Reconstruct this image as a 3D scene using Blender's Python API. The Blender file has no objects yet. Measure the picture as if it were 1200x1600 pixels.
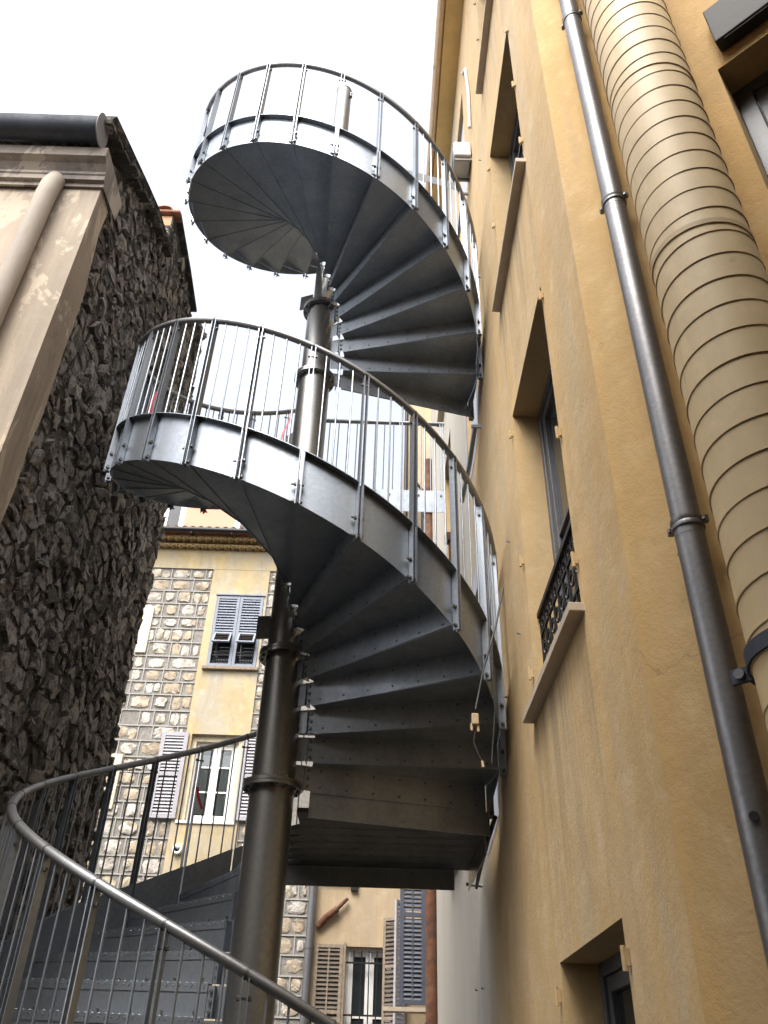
import bpy, math, random
from mathutils import Matrix, Vector, noise
PI = math.pi
rad = math.radians
random.seed(7)

# ------------------------------------------------------------------ camera, sky, sun, exposure
scene = bpy.context.scene
PITCH, ROLL = 0.62195, 0.03148
cam_data = bpy.data.cameras.new('camera')
cam_data.sensor_fit = 'VERTICAL'
cam_data.sensor_height = 36.0
cam_data.sensor_width = 27.0
cam_data.lens = 1294.0 / 1600.0 * 36.0
cam_data.clip_start, cam_data.clip_end = 0.05, 2000
cam = bpy.data.objects.new('camera', cam_data)
scene.collection.objects.link(cam)
_r0, _u0 = Vector((1, 0, 0)), Vector((0, -math.sin(PITCH), math.cos(PITCH)))
_fw = Vector((0, math.cos(PITCH), math.sin(PITCH)))
_r = _r0 * math.cos(ROLL) + _u0 * math.sin(ROLL)
_u = _u0 * math.cos(ROLL) - _r0 * math.sin(ROLL)
cam.matrix_world = Matrix(((_r.x, _u.x, -_fw.x, 0), (_r.y, _u.y, -_fw.y, 0), (_r.z, _u.z, -_fw.z, 0), (0, 0, 0, 1)))
scene.camera = cam

SUN_EL, SUN_AZ = rad(56), rad(207)          # azimuth clockwise from +y (straight ahead): soft light from the left, above the rubble building
world = bpy.data.worlds.new('World')
scene.world = world
world.use_nodes = True
_nt = world.node_tree
_bg = _nt.nodes['Background']
_sky = _nt.nodes.new('ShaderNodeTexSky')
_sky.sky_type = 'NISHITA'
_sky.sun_disc = False
_sky.sun_elevation, _sky.sun_rotation = SUN_EL, SUN_AZ
_sky.air_density, _sky.dust_density, _sky.ozone_density = 1.0, 6.0, 1.0
_hsv = _nt.nodes.new('ShaderNodeHueSaturation')
_hsv.inputs['Saturation'].default_value = 0.36      # hazy, nearly white sky
_nt.links.new(_sky.outputs['Color'], _hsv.inputs['Color'])
_nt.links.new(_hsv.outputs['Color'], _bg.inputs['Color'])
_bg.inputs['Strength'].default_value = 0.15
sun_data = bpy.data.lights.new('sun', 'SUN')
sun_data.energy, sun_data.angle, sun_data.color = 0.5, rad(26), (1.0, 0.95, 0.87)
sun = bpy.data.objects.new('sun', sun_data)
scene.collection.objects.link(sun)
_sd = Vector((math.sin(SUN_AZ) * math.cos(SUN_EL), math.cos(SUN_AZ) * math.cos(SUN_EL), math.sin(SUN_EL)))
sun.rotation_euler = _sd.to_track_quat('Z', 'Y').to_euler()
scene.view_settings.view_transform = 'Standard'
scene.view_settings.look = 'None'
scene.view_settings.gamma = 1.0
scene.view_settings.use_curve_mapping = False
scene.view_settings.exposure = 1.78

# ------------------------------------------------------------------ helpers
COL = scene.collection

class MB:
    """collects faces; build() links them as ONE mesh object"""
    def __init__(s): s.v, s.f = [], []
    def add(s, vs, fs):
        n = len(s.v)
        s.v += [tuple(p) for p in vs]
        s.f += [tuple(i + n for i in f) for f in fs]
        return s
    def box(s, lo, hi, m=None):
        x0, y0, z0 = lo; x1, y1, z1 = hi
        vs = [Vector(p) for p in ((x0,y0,z0),(x1,y0,z0),(x1,y1,z0),(x0,y1,z0),(x0,y0,z1),(x1,y0,z1),(x1,y1,z1),(x0,y1,z1))]
        if m: vs = [m @ p for p in vs]
        return s.add(vs, [(0,3,2,1),(4,5,6,7),(0,1,5,4),(1,2,6,5),(2,3,7,6),(3,0,4,7)])
    def prism(s, poly, z0, z1):
        n = len(poly)
        vs = [(p[0], p[1], z0) for p in poly] + [(p[0], p[1], z1) for p in poly]
        fs = [tuple(range(n))[::-1], tuple(range(n, 2*n))] + [(i, (i+1) % n, n+(i+1) % n, n+i) for i in range(n)]
        return s.add(vs, fs)
    def tube(s, pts, r, n=12, cap=True):
        pts = [Vector(p) for p in pts]
        vs, fs = [], []
        up = None
        for i, p in enumerate(pts):
            t = (pts[min(i+1, len(pts)-1)] - pts[max(i-1, 0)]).normalized()
            if up is None:
                up = Vector((0,0,1)) if abs(t.z) < .9 else Vector((1,0,0))
            a = (up - t * up.dot(t)).normalized(); b = t.cross(a); up = a
            rr = r[i] if isinstance(r, (list, tuple)) else r
            vs += [p + (a*math.cos(2*PI*k/n) + b*math.sin(2*PI*k/n)) * rr for k in range(n)]
        for i in range(len(pts)-1):
            fs += [(i*n+k, i*n+(k+1) % n, (i+1)*n+(k+1) % n, (i+1)*n+k) for k in range(n)]
        if cap:
            fs += [tuple(range(n))[::-1], tuple((len(pts)-1)*n+k for k in range(n))]
        return s.add(vs, fs)
    def lathe(s, prof, n=32, c=(0,0)):
        """closed ring profile [(r,z),...] swept round the z axis"""
        vs, fs, m = [], [], len(prof)
        for k in range(n):
            a = 2*PI*k/n
            vs += [(c[0]+r*math.cos(a), c[1]+r*math.sin(a), z) for r, z in prof]
        for k in range(n):
            for i in range(m):
                j = (i+1) % m; k2 = (k+1) % n
                fs.append((k*m+i, k2*m+i, k2*m+j, k*m+j))
        return s.add(vs, fs)
    def bolt(s, p, d, r=.009, h=.008, n=6):
        p, d = Vector(p), Vector(d).normalized()
        return s.tube([p - d*.002, p + d*h], r, n)
    def mesh(s, name):
        me = bpy.data.meshes.new(name)
        me.from_pydata(s.v, [], s.f); me.validate(); me.update()
        return me
    def build(s, name, mat, parent=None, smooth=None, bevel=0):
        return link(name, s.mesh(name), mat, parent, smooth, bevel)

def shade(me, deg):
    me.polygons.foreach_set('use_smooth', [True]*len(me.polygons))
    me.set_sharp_from_angle(angle=rad(deg))

def link(name, me, mat, parent=None, smooth=None, bevel=0, m=None):
    if mat and not me.materials: me.materials.append(mat)
    if smooth: shade(me, smooth)
    o = bpy.data.objects.new(name, me)
    COL.objects.link(o)
    if parent:
        o.parent = parent
        if parent.type == 'EMPTY':
            o.matrix_parent_inverse = Matrix.Translation(-Vector(parent.location))
    if m: o.matrix_basis = m
    if bevel:
        b = o.modifiers.new('bevel', 'BEVEL'); b.width = bevel; b.segments = 2; b.limit_method = 'ANGLE'; b.angle_limit = rad(35)
    return o

def thing(name, label, cat, loc=(0,0,0), group=None):
    o = bpy.data.objects.new(name, None); COL.objects.link(o)
    o.location = loc; o.empty_display_size = .2
    return tag(o, label, cat, group)

def tag(o, label=None, cat=None, group=None, kind=None):
    for k, v in (('label', label), ('category', cat), ('group', group), ('kind', kind)):
        if v: o[k] = v
    return o

# ------------------------------------------------------------------ materials
def new_mat(name):
    m = bpy.data.materials.new(name); m.use_nodes = True
    nt = m.node_tree
    return m, nt, nt.nodes['Principled BSDF']

def N(nt, t, **kw):
    n = nt.nodes.new(t)
    for k, v in kw.items(): setattr(n, k, v)
    return n

def pos(nt, scale=(1,1,1)):
    g = N(nt, 'ShaderNodeNewGeometry'); mp = N(nt, 'ShaderNodeMapping')
    mp.inputs['Scale'].default_value = scale
    nt.links.new(g.outputs['Position'], mp.inputs['Vector'])
    return mp.outputs['Vector']

def noise_tex(nt, vec, scale, detail=4, rough=.55, dist=0):
    n = N(nt, 'ShaderNodeTexNoise')
    n.inputs['Scale'].default_value = scale; n.inputs['Detail'].default_value = detail
    n.inputs['Roughness'].default_value = rough; n.inputs['Distortion'].default_value = dist
    nt.links.new(vec, n.inputs['Vector'])
    return n.outputs['Fac']

def ramp(nt, fac, stops):
    r = N(nt, 'ShaderNodeValToRGB'); el = r.color_ramp.elements
    while len(el) < len(stops): el.new(.5)
    for e, (p, c) in zip(el, stops):
        e.position = p; e.color = (*c, 1) if len(c) == 3 else c
    nt.links.new(fac, r.inputs['Fac'])
    return r.outputs['Color']

def mix(nt, fac, a, b, mode='MIX'):
    n = N(nt, 'ShaderNodeMix', data_type='RGBA', blend_type=mode)
    for s, v in ((n.inputs['Factor'], fac), (n.inputs['A'], a), (n.inputs['B'], b)):
        if isinstance(v, bpy.types.NodeSocket): nt.links.new(v, s)
        elif isinstance(v, (int, float)): s.default_value = v
        else: s.default_value = (*v, 1)
    return n.outputs['Result']

def bump(nt, bs, fac, strength=.3, dist=.01):
    b = N(nt, 'ShaderNodeBump'); b.inputs['Strength'].default_value = strength; b.inputs['Distance'].default_value = dist
    nt.links.new(fac, b.inputs['Height']); nt.links.new(b.outputs['Normal'], bs.inputs['Normal'])

def grey(v): return (v, v, v)

def mat_metal(name, c0, c1, metallic=.85, r0=.3, r1=.5, scale=6):
    m, nt, bs = new_mat(name)
    f = noise_tex(nt, pos(nt, (1, 1, .35)), scale, 5, .6)
    f2 = noise_tex(nt, pos(nt), scale*9, 2)
    ff = mix(nt, .35, f, f2)
    nt.links.new(ramp(nt, ff, [(.3, c0), (.7, c1)]), bs.inputs['Base Color'])
    nt.links.new(ramp(nt, ff, [(.3, grey(r1)), (.7, grey(r0))]), bs.inputs['Roughness'])
    bs.inputs['Metallic'].default_value = metallic
    bump(nt, bs, f2, .06, .004)
    return m

def mat_plain(name, c, rough=.6, metallic=0, var=.15, scale=8, bs_str=.1):
    m, nt, bs = new_mat(name)
    f = noise_tex(nt, pos(nt), scale, 5, .6)
    nt.links.new(ramp(nt, f, [(.25, tuple(x*(1-var) for x in c)), (.75, tuple(min(1, x*(1+var)) for x in c))]), bs.inputs['Base Color'])
    bs.inputs['Roughness'].default_value = rough; bs.inputs['Metallic'].default_value = metallic
    if bs_str: bump(nt, bs, noise_tex(nt, pos(nt), scale*6, 3), bs_str, .01)
    return m

def mat_plaster(name, c, stain, streak_scale=(2.2, 2.2, .22), amount=.6, rough=.9, b=.35, grain=60, fade=None, peel=None, drips=(), cracks=False):
    """render coat: base colour, grey rain streaks running down, blotches, trowel grain; fade=(colour, y0, y1) repaints beyond y"""
    m, nt, bs = new_mat(name)
    st = noise_tex(nt, pos(nt, streak_scale), 1.6, 6, .62, .3)
    st3 = noise_tex(nt, pos(nt, tuple(x*2.1 for x in streak_scale)), 1.5, 7, .72, .8)
    bl = noise_tex(nt, pos(nt), .8, 6, .62, .5)
    mid = noise_tex(nt, pos(nt), 5.5, 6, .7, .3)
    col = mix(nt, ramp(nt, st, [(.36, grey(0)), (.62, grey(min(1, amount*1.3)))]), c, stain)
    col = mix(nt, ramp(nt, st3, [(.50, grey(0)), (.72, grey(amount*.7))]), col, tuple(x*.62 for x in stain))
    col = mix(nt, ramp(nt, bl, [(.38, grey(.0)), (.64, grey(.6))]), col, tuple(x*.72 for x in c))
    col = mix(nt, ramp(nt, mid, [(.3, grey(.45)), (.5, grey(0))]), col, tuple(min(1, x*1.35) for x in stain))
    if peel:
        pn = noise_tex(nt, pos(nt, (1, 1, .45)), 2.3, 7, .68, .6)
        col = mix(nt, ramp(nt, pn, [(.53, grey(0)), (.56, grey(.85))]), col, peel)
        col = mix(nt, ramp(nt, pn, [(.30, grey(.7)), (.42, grey(0))]), col, tuple(x*.45 for x in stain))
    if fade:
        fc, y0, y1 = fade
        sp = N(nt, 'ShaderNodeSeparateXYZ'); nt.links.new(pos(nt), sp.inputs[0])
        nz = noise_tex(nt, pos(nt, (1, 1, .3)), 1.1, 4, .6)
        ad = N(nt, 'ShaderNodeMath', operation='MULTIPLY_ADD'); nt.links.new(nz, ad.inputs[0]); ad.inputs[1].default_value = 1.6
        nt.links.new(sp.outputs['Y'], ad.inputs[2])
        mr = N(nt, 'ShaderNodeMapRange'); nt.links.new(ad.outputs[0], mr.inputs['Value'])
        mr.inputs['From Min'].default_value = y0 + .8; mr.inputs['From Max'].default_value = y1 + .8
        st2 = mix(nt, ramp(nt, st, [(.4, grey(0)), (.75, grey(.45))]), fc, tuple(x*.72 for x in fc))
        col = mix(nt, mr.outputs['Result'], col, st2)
    def math_(op, *a):
        n = N(nt, 'ShaderNodeMath', operation=op); n.use_clamp = True
        for s_, v in zip(n.inputs, a):
            if isinstance(v, bpy.types.NodeSocket): nt.links.new(v, s_)
            else: s_.default_value = v
        return n.outputs[0]
    def rng(v, a, b):
        r = N(nt, 'ShaderNodeMapRange'); nt.links.new(v, r.inputs['Value'])
        r.inputs['From Min'].default_value = a; r.inputs['From Max'].default_value = b
        return r.outputs['Result']
    if drips:
        sp = N(nt, 'ShaderNodeSeparateXYZ'); nt.links.new(pos(nt), sp.inputs[0])
        dn = ramp(nt, noise_tex(nt, pos(nt, (1, 7, .25)), 1.7, 5, .65), [(.40, grey(0)), (.62, grey(1))])
        for (y0, y1, zt) in drips:
            m_ = math_('MULTIPLY', rng(sp.outputs['Y'], y0-.02, y0+.06), rng(sp.outputs['Y'], y1+.02, y1-.06))
            m_ = math_('MULTIPLY', m_, math_('MULTIPLY', rng(sp.outputs['Z'], zt-1.3, zt), rng(sp.outputs['Z'], zt+.02, zt)))
            col = mix(nt, math_('MULTIPLY', math_('MULTIPLY', m_, dn), .55), col, tuple(x*.35 for x in stain))
    if cracks:
        vo = N(nt, 'ShaderNodeTexVoronoi', feature='DISTANCE_TO_EDGE'); vo.inputs['Scale'].default_value = .75
        wv = N(nt, 'ShaderNodeVectorMath', operation='ADD'); nt.links.new(pos(nt), wv.inputs[0])
        nn_ = N(nt, 'ShaderNodeTexNoise'); nn_.inputs['Scale'].default_value = 3.5; nn_.inputs['Detail'].default_value = 6; nt.links.new(pos(nt), nn_.inputs['Vector'])
        sc_ = N(nt, 'ShaderNodeVectorMath', operation='SCALE'); sc_.inputs['Scale'].default_value = .5
        nt.links.new(nn_.outputs['Color'], sc_.inputs[0]); nt.links.new(sc_.outputs[0], wv.inputs[1]); nt.links.new(wv.outputs[0], vo.inputs['Vector'])
        ck = rng(vo.outputs['Distance'], .004, .001)
        ck = math_('MULTIPLY', ck, ramp(nt, noise_tex(nt, pos(nt), .7, 3), [(.52, grey(0)), (.62, grey(.35))]))
        col = mix(nt, ck, col, tuple(x*.3 for x in c))
    gr = noise_tex(nt, pos(nt), grain, 4, .7)
    pit = noise_tex(nt, pos(nt), 17, 3, .5)
    col = mix(nt, ramp(nt, pit, [(.70, grey(0)), (.78, grey(.4))]), col, tuple(x*.45 for x in c))
    nt.links.new(col, bs.inputs['Base Color'])
    bs.inputs['Roughness'].default_value = rough
    bump(nt, bs, mix(nt, .5, mix(nt, .5, gr, pit), mid), b*1.3, .018)
    return m

def mat_stone(name, stops, scale=14, rough=.92, b=.8, per_piece=.6, dark=(.03, .028, .025), pale=None):
    """stone whose tint comes from the piece (Object Info random) and from mottling"""
    m, nt, bs = new_mat(name)
    oi = N(nt, 'ShaderNodeNewGeometry')
    nz = noise_tex(nt, pos(nt), scale, 6, .65, .4)
    nz2 = noise_tex(nt, pos(nt), 2.3, 3, .5)
    base = ramp(nt, mix(nt, per_piece, nz2, oi.outputs['Random Per Island']), stops)
    col = mix(nt, ramp(nt, nz, [(.36, grey(.85)), (.58, grey(0))]), base, dark)
    if pale:
        pn = noise_tex(nt, pos(nt), 7.5, 7, .7, .8)
        col = mix(nt, ramp(nt, pn, [(.52, grey(0)), (.58, grey(.75))]), col, pale)
    nt.links.new(col, bs.inputs['Base Color'])
    bs.inputs['Roughness'].default_value = rough
    bump(nt, bs, mix(nt, .5, nz, noise_tex(nt, pos(nt), scale*4, 4, .7)), b, .03)
    return m

M = {}
M['galv'] = mat_metal('galvanised_steel', (.21, .24, .28), (.35, .38, .415), .8, .34, .54, 4)
M['galv_dark'] = mat_metal('galvanised_column', (.19, .19, .185), (.30, .30, .295), .88, .27, .42, 4)
M['floor_shaded'] = mat_metal('shaded_plank_steel', (.05, .05, .05), (.09, .09, .088), .5, .6, .75, 5)  # galvanised landing planks, with the shade of their underside put into the colour
M['rail'] = mat_metal('handrail_steel', (.20, .205, .21), (.30, .305, .31), .8, .36, .5, 8)
M['bolt'] = mat_metal('bolt_steel', (.10, .10, .10), (.22, .22, .21), .8, .35, .5, 20)
M['zinc'] = mat_metal('zinc_pipe', (.13, .13, .135), (.24, .24, .245), .8, .38, .56, 7)
M['zinc_end'] = mat_plain('grey_zinc_end', (.20, .20, .205), .7)
M['zinc_dark'] = mat_metal('dark_zinc', (.03, .037, .052), (.065, .078, .10), .2, .6, .8, 4)
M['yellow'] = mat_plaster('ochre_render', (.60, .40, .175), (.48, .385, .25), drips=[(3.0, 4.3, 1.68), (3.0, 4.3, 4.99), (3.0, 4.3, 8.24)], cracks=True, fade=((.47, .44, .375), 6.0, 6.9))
M['yellow2'] = mat_plaster('ochre_render_deep', (.57, .365, .135), (.45, .33, .18), amount=.6, cracks=True)
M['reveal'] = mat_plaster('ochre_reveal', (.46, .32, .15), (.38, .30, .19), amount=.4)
M['sill'] = mat_plain('sill_stone', (.46, .38, .29), .8)
M['soffit'] = mat_plain('eave_paint', (.72, .52, .22), .7, scale=3)
M['gutter_paint'] = mat_plain('cream_gutter', (.66, .50, .33), .6)
M['frame_grey'] = mat_plain('grey_window_frame', (.085, .09, .10), .45, .1)
M['frame_black'] = mat_plain('charcoal_box_paint', (.022, .023, .024), .7)
M['white_paint'] = mat_plain('white_window_paint', (.78, .77, .74), .5, var=.06)
M['blue_plaster'] = mat_plain('pale_blue_door_plaster', (.46, .49, .55), .8, var=.06, scale=3)
M['iron'] = mat_plain('black_iron', (.012, .012, .013), .5, .3)
M['duct'] = mat_plaster('duct_paint', (.72, .55, .30), (.58, .45, .26), (2.2, 2.2, .3), .55, rough=.55, b=.05, grain=30)
M['duct_seam'] = mat_plain('duct_seam', (.46, .34, .18), .6)
M['shutter'] = mat_plain('blue_grey_shutter', (.21, .235, .285), .65, var=.15)
M['shutter_pale'] = mat_plain('pale_mauve_shutter', (.35, .34, .365), .7, var=.12)
M['shutter_old'] = mat_plain('weathered_brown_shutter', (.24, .19, .14), .85, var=.4, scale=20)
M['shutter_navy'] = mat_plain('navy_shutter', (.075, .085, .115), .5, var=.15)
M['slat_old'] = mat_plain('old_slat', (.11, .09, .07), .9, var=.3)
M['rust'] = mat_stone('rusty_iron', [(.2, (.06, .025, .014)), (.5, (.15, .058, .026)), (.8, (.20, .12, .07))], 9, .9, .4, 0.0, (.06, .03, .02))
M['curtain'] = mat_plain('net_curtain', (.88, .86, .82), .9, var=.1)
M['red'] = mat_plain('red_tape', (.65, .03, .05), .5)
M['cable'] = mat_plain('black_cable', (.015, .015, .015), .5)
M['tan'] = mat_plain('tan_plastic', (.42, .31, .18), .6)
M['ac'] = mat_plain('ac_casing', (.50, .51, .52), .5, var=.05)
M['lft_plaster'] = mat_plaster('old_pink_render', (.54, .43, .33), (.34, .285, .235), amount=.7, peel=(.57, .47, .365))
M['lft_band'] = mat_plaster('old_grey_cornice', (.38, .32, .27), (.17, .155, .14), amount=.9, peel=(.47, .41, .34))
M['quoin'] = mat_plaster('quoin_render', (.50, .41, .31), (.28, .24, .195), amount=.8, peel=(.54, .455, .35))
M['mortar_dark'] = mat_stone('rubble_mortar', [(.2, (.03, .027, .024)), (.8, (.085, .078, .068))], 30, .95, 1.0, 0.0, pale=(.22, .205, .18))
M['rubble'] = mat_stone('rubble_stone', [(.05, (.05, .045, .041)), (.4, (.12, .11, .097)), (.65, (.22, .203, .182)), (.85, (.46, .435, .395)), (.97, (.27, .18, .13))], 24, .92, 1.0, .85, pale=(.44, .415, .375))
M['light_blocker'] = mat_plaster('light_blocker_render', (.22, .185, .14), (.16, .14, .12))
M['cement_pipe'] = mat_plaster('cement_pipe', (.44, .39, .325), (.28, .245, .21), amount=.8)
M['terracotta'] = mat_stone('terracotta', [(.1, (.26, .10, .06)), (.5, (.42, .18, .10)), (.9, (.50, .30, .18))], 10, .85, .3, .6, (.15, .07, .05))
M['chimney'] = mat_plaster('chimney_render', (.62, .38, .22), (.42, .14, .08), amount=.8)
M['facade_mortar'] = mat_stone('facade_mortar', [(.2, (.19, .178, .16)), (.8, (.31, .295, .27))], 16, .95, .6, 0.0, (.17, .155, .13))
M['joint'] = mat_plain('raised_joint', (.34, .33, .31), .9, var=.15, scale=12)
M['facade_stone'] = mat_stone('facade_stone', [(.05, (.30, .28, .25)), (.3, (.50, .47, .43)), (.55, (.60, .57, .52)), (.75, (.50, .44, .33)), (.9, (.43, .33, .23)), (1., (.32, .30, .27))], 8, .9, .8, .75, (.22, .19, .15))
M['facade_yellow'] = mat_plaster('facade_yellow_render', (.52, .40, .20), (.37, .345, .29), (1.6, 1.6, .5), 1.0, grain=40)
M['facade_beige'] = mat_plaster('facade_beige_render', (.48, .36, .22), (.36, .30, .22), amount=.6)
M['genoise'] = mat_plain('eave_tile_paint', (.44, .33, .17), .85, var=.2)
M['pink'] = mat_plain('pink_render', (.56, .31, .215), .9, var=.06, scale=1.5)
M['cream'] = mat_plain('cream_stone', (.66, .58, .42), .85)
M['ground'] = mat_plain('worn_concrete', (.07, .066, .06), .9, var=.3, scale=3, bs_str=.4)
def mat_glass(name, c):
    m, nt, bs = new_mat(name)
    nt.links.new(ramp(nt, noise_tex(nt, pos(nt), 1.3, 2), [(.3, tuple(x*.6 for x in c)), (.7, c)]), bs.inputs['Base Color'])
    bs.inputs['Roughness'].default_value = .06; bs.inputs['IOR'].default_value = 1.5
    return m
M['glass'] = mat_glass('dark_window_glass', (.03, .035, .04))
def mat_clear(name):
    m, nt, bs = new_mat(name)
    tr = N(nt, 'ShaderNodeBsdfTransparent'); gl = N(nt, 'ShaderNodeBsdfGlossy'); mx = N(nt, 'ShaderNodeMixShader'); fr = N(nt, 'ShaderNodeFresnel')
    tr.inputs['Color'].default_value = (.86, .9, .9, 1); gl.inputs['Roughness'].default_value = .03; fr.inputs['IOR'].default_value = 1.7
    nt.links.new(fr.outputs[0], mx.inputs[0]); nt.links.new(tr.outputs[0], mx.inputs[1]); nt.links.new(gl.outputs[0], mx.inputs[2])
    nt.links.new(mx.outputs[0], nt.nodes['Material Output'].inputs['Surface'])
    return m
M['glass_clear'] = mat_clear('clear_window_glass')
M['black'] = mat_plain('black_box', (.008, .008, .009), .5)

# ------------------------------------------------------------------ ground
GZ = -2.02
gmb = MB().add([(-60, -60, GZ), (60, -60, GZ), (60, 90, GZ), (-60, 90, GZ)], [(0, 1, 2, 3)])
tag(gmb.build('ground', M['ground']), kind='structure')

# unseen walls added behind and beside the camera to darken the lower walls
for nm, lo, hi in (('rear_light_blocker', (-9, -1.2, GZ), (3.6, -.7, 6.8)), ('side_light_blocker', (-2.2, -.69, GZ), (-1.7, 1.25, 6.2))):
    tag(MB().box(lo, hi).build(nm, M['light_blocker']), kind='structure')

# ------------------------------------------------------------------ generic walls with openings
def wall_panel(mb_front, mb_reveal, O, U, Nn, u0, u1, z0, z1, holes, depth):
    """front quads with rectangular holes, reveals going in by depth. O origin, U unit along, Nn outward unit."""
    us = sorted({u0, u1, *[h[0] for h in holes], *[h[1] for h in holes]})
    zs = sorted({z0, z1, *[h[2] for h in holes], *[h[3] for h in holes]})
    P = lambda u, z, d=0: O + U*u - Nn*d + Vector((0, 0, z))
    for a, b in zip(us, us[1:]):
        for c, d in zip(zs, zs[1:]):
            if any(h[0] <= a and b <= h[1] and h[2] <= c and d <= h[3] for h in holes): continue
            mb_front.add([P(a, c), P(b, c), P(b, d), P(a, d)], [(0, 1, 2, 3)])
    for (a, b, c, d) in holes:
        q = [(a, c), (b, c), (b, d), (a, d)]
        rm = MB(); mb_reveal.append(rm)
        for i in range(4):
            (ua, za), (ub, zb) = q[i], q[(i+1) % 4]
            rm.add([P(ua, za), P(ub, zb), P(ub, zb, depth), P(ua, za, depth)], [(0, 1, 2, 3)])

def local_frame(O, U, Nn):
    """matrix: x along U, y = inwards (-Nn), z up"""
    I = -Nn
    return Matrix(((U.x, I.x, 0, O.x), (U.y, I.y, 0, O.y), (0, 0, 1, O.z), (0, 0, 0, 1)))

def window_unit(parent, O, U, Nn, u0, u1, z0, z1, depth, fm, gm, leaves=2, bar=None, frame_w=.055, curtain=None, name='window'):
    """frame in the opening at depth; leaves with panes; building > window > frame, pane"""
    T = local_frame(O, U, Nn)
    mb = MB(); y0, y1 = depth - .07, depth
    w = frame_w
    mb.box((u0, y0, z0), (u0+w, y1, z1), T).box((u1-w, y0, z0), (u1, y1, z1), T)
    mb.box((u0+w, y0, z1-w), (u1-w, y1, z1), T).box((u0+w, y0, z0), (u1-w, y1, z0+w), T)
    win = mb.build(name, fm, parent, bevel=.004)
    lw = (u1-u0-2*w)/leaves
    for i in range(leaves):
        a = u0+w+i*lw+.004; b = a+lw-.008
        s = .06; c, d = z0+w+.004, z1-w-.004
        l = MB(); ya, yb = y0+.015, y0+.055
        l.box((a, ya, c), (a+s, yb, d), T).box((b-s, ya, c), (b, yb, d), T)
        l.box((a+s, ya, d-s), (b-s, yb, d), T).box((a+s, ya, c), (b-s, yb, c+s), T)
        for t in (bar or []):
            zz = c+(d-c)*t
            l.box((a+s, ya+.006, zz-.014), (b-s, yb-.006, zz+.014), T)
        l.build('leaf', fm, win, bevel=.003)
        MB().box((a+s, ya+.024, c+s), (b-s, ya+.030, d-s), T).build('pane', gm, win)
        if curtain:
            cm = MB(); n = 14; vs = []
            for j in range(n+1):
                uu = a+s+(b-a-2*s)*j/n
                yy = yb+.012 - .010*math.sin(j*1.9)*(1 if j % 2 else .6)
                vs += [T @ Vector((uu, yy-.045, c+s)), T @ Vector((uu, yy-.045, d-s))]
            cm.add(vs, [(2*j, 2*j+2, 2*j+3, 2*j+1) for j in range(n)])
            # curtain hangs just behind the pane: the pane of such a window is clear
    return win

# ================================================================== the yellow building on the right
WX = .85
yb = thing('yellow_building', 'tall ochre rendered building along the right side with recessed windows', 'building', (WX, 2.43, GZ))
OA, UA, NA = Vector((WX, 0, 0)), Vector((0, 1, 0)), Vector((-1, 0, 0))
OB, NB = Vector((WX, 2.43, 0)), Vector((-.70, -.714, 0)).normalized()
UB = Vector((.714, -.70, 0)).normalized()
TOPZ = 12.1
col1 = [(3.07, 4.17, -1.25, .54), (3.07, 4.17, 1.74, 3.82), (3.07, 4.17, 5.05, 6.95), (3.07, 4.17, 8.3, 10.2)]
doors = [(5.78, 6.62, 1.64, 3.75), (5.78, 6.62, 5.19, 7.25), (5.62, 6.5, 8.75, 10.85)]
col3 = [(8.35, 9.45, 2.0, 3.9), (8.35, 9.45, 5.2, 7.4), (8.35, 9.45, 8.5, 10.4)]
fm_, rv_ = MB(), []
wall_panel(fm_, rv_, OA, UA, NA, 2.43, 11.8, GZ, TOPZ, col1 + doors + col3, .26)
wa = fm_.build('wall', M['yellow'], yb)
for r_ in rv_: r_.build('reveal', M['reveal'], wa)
fm2, rv2 = MB(), []
holesB = [(.83, 1.95, 1.74, 3.84), (.83, 1.95, 5.05, 6.95)]
wall_panel(fm2, rv2, OB, UB, NB, 0, 5.2, GZ, TOPZ, holesB, .24)
wb = fm2.build('wall', M['yellow2'], yb)
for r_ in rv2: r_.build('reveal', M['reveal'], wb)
# end return, roof
MB().box((WX, 11.79, GZ), (WX+4, 11.80, TOPZ)).build('wall', M['yellow'], yb)
e0 = OB + UB*5.2
MB().prism([(WX-.23, 2.0), (WX-.23, 11.9), (6, 11.9), (6, e0.y), (e0.x-.2, e0.y-.2), ((OB+NB*.23).x, (OB+NB*.23).y)], TOPZ, TOPZ+.12).build('eave', M['soffit'], yb)
gm_ = MB()
prof = [(.0, .0), (-.03, -.06), (-.075, -.07), (-.11, -.03), (-.115, .05)]
pts0 = []
for yv in (2.0, 11.95):
    pts0 += [(WX-.23+px, yv, TOPZ+.06+pz) for px, pz in prof]
nP = len(prof)
gm_.add(pts0, [(i, i+1, nP+i+1, nP+i) for i in range(nP-1)])
for yv in [2.6+1.1*i for i in range(9)]:
    gm_.box((WX-.352, yv, TOPZ-.02), (WX-.345, yv+.03, TOPZ+.115))
gm_.build('gutter', M['gutter_paint'], yb, smooth=50)

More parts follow.
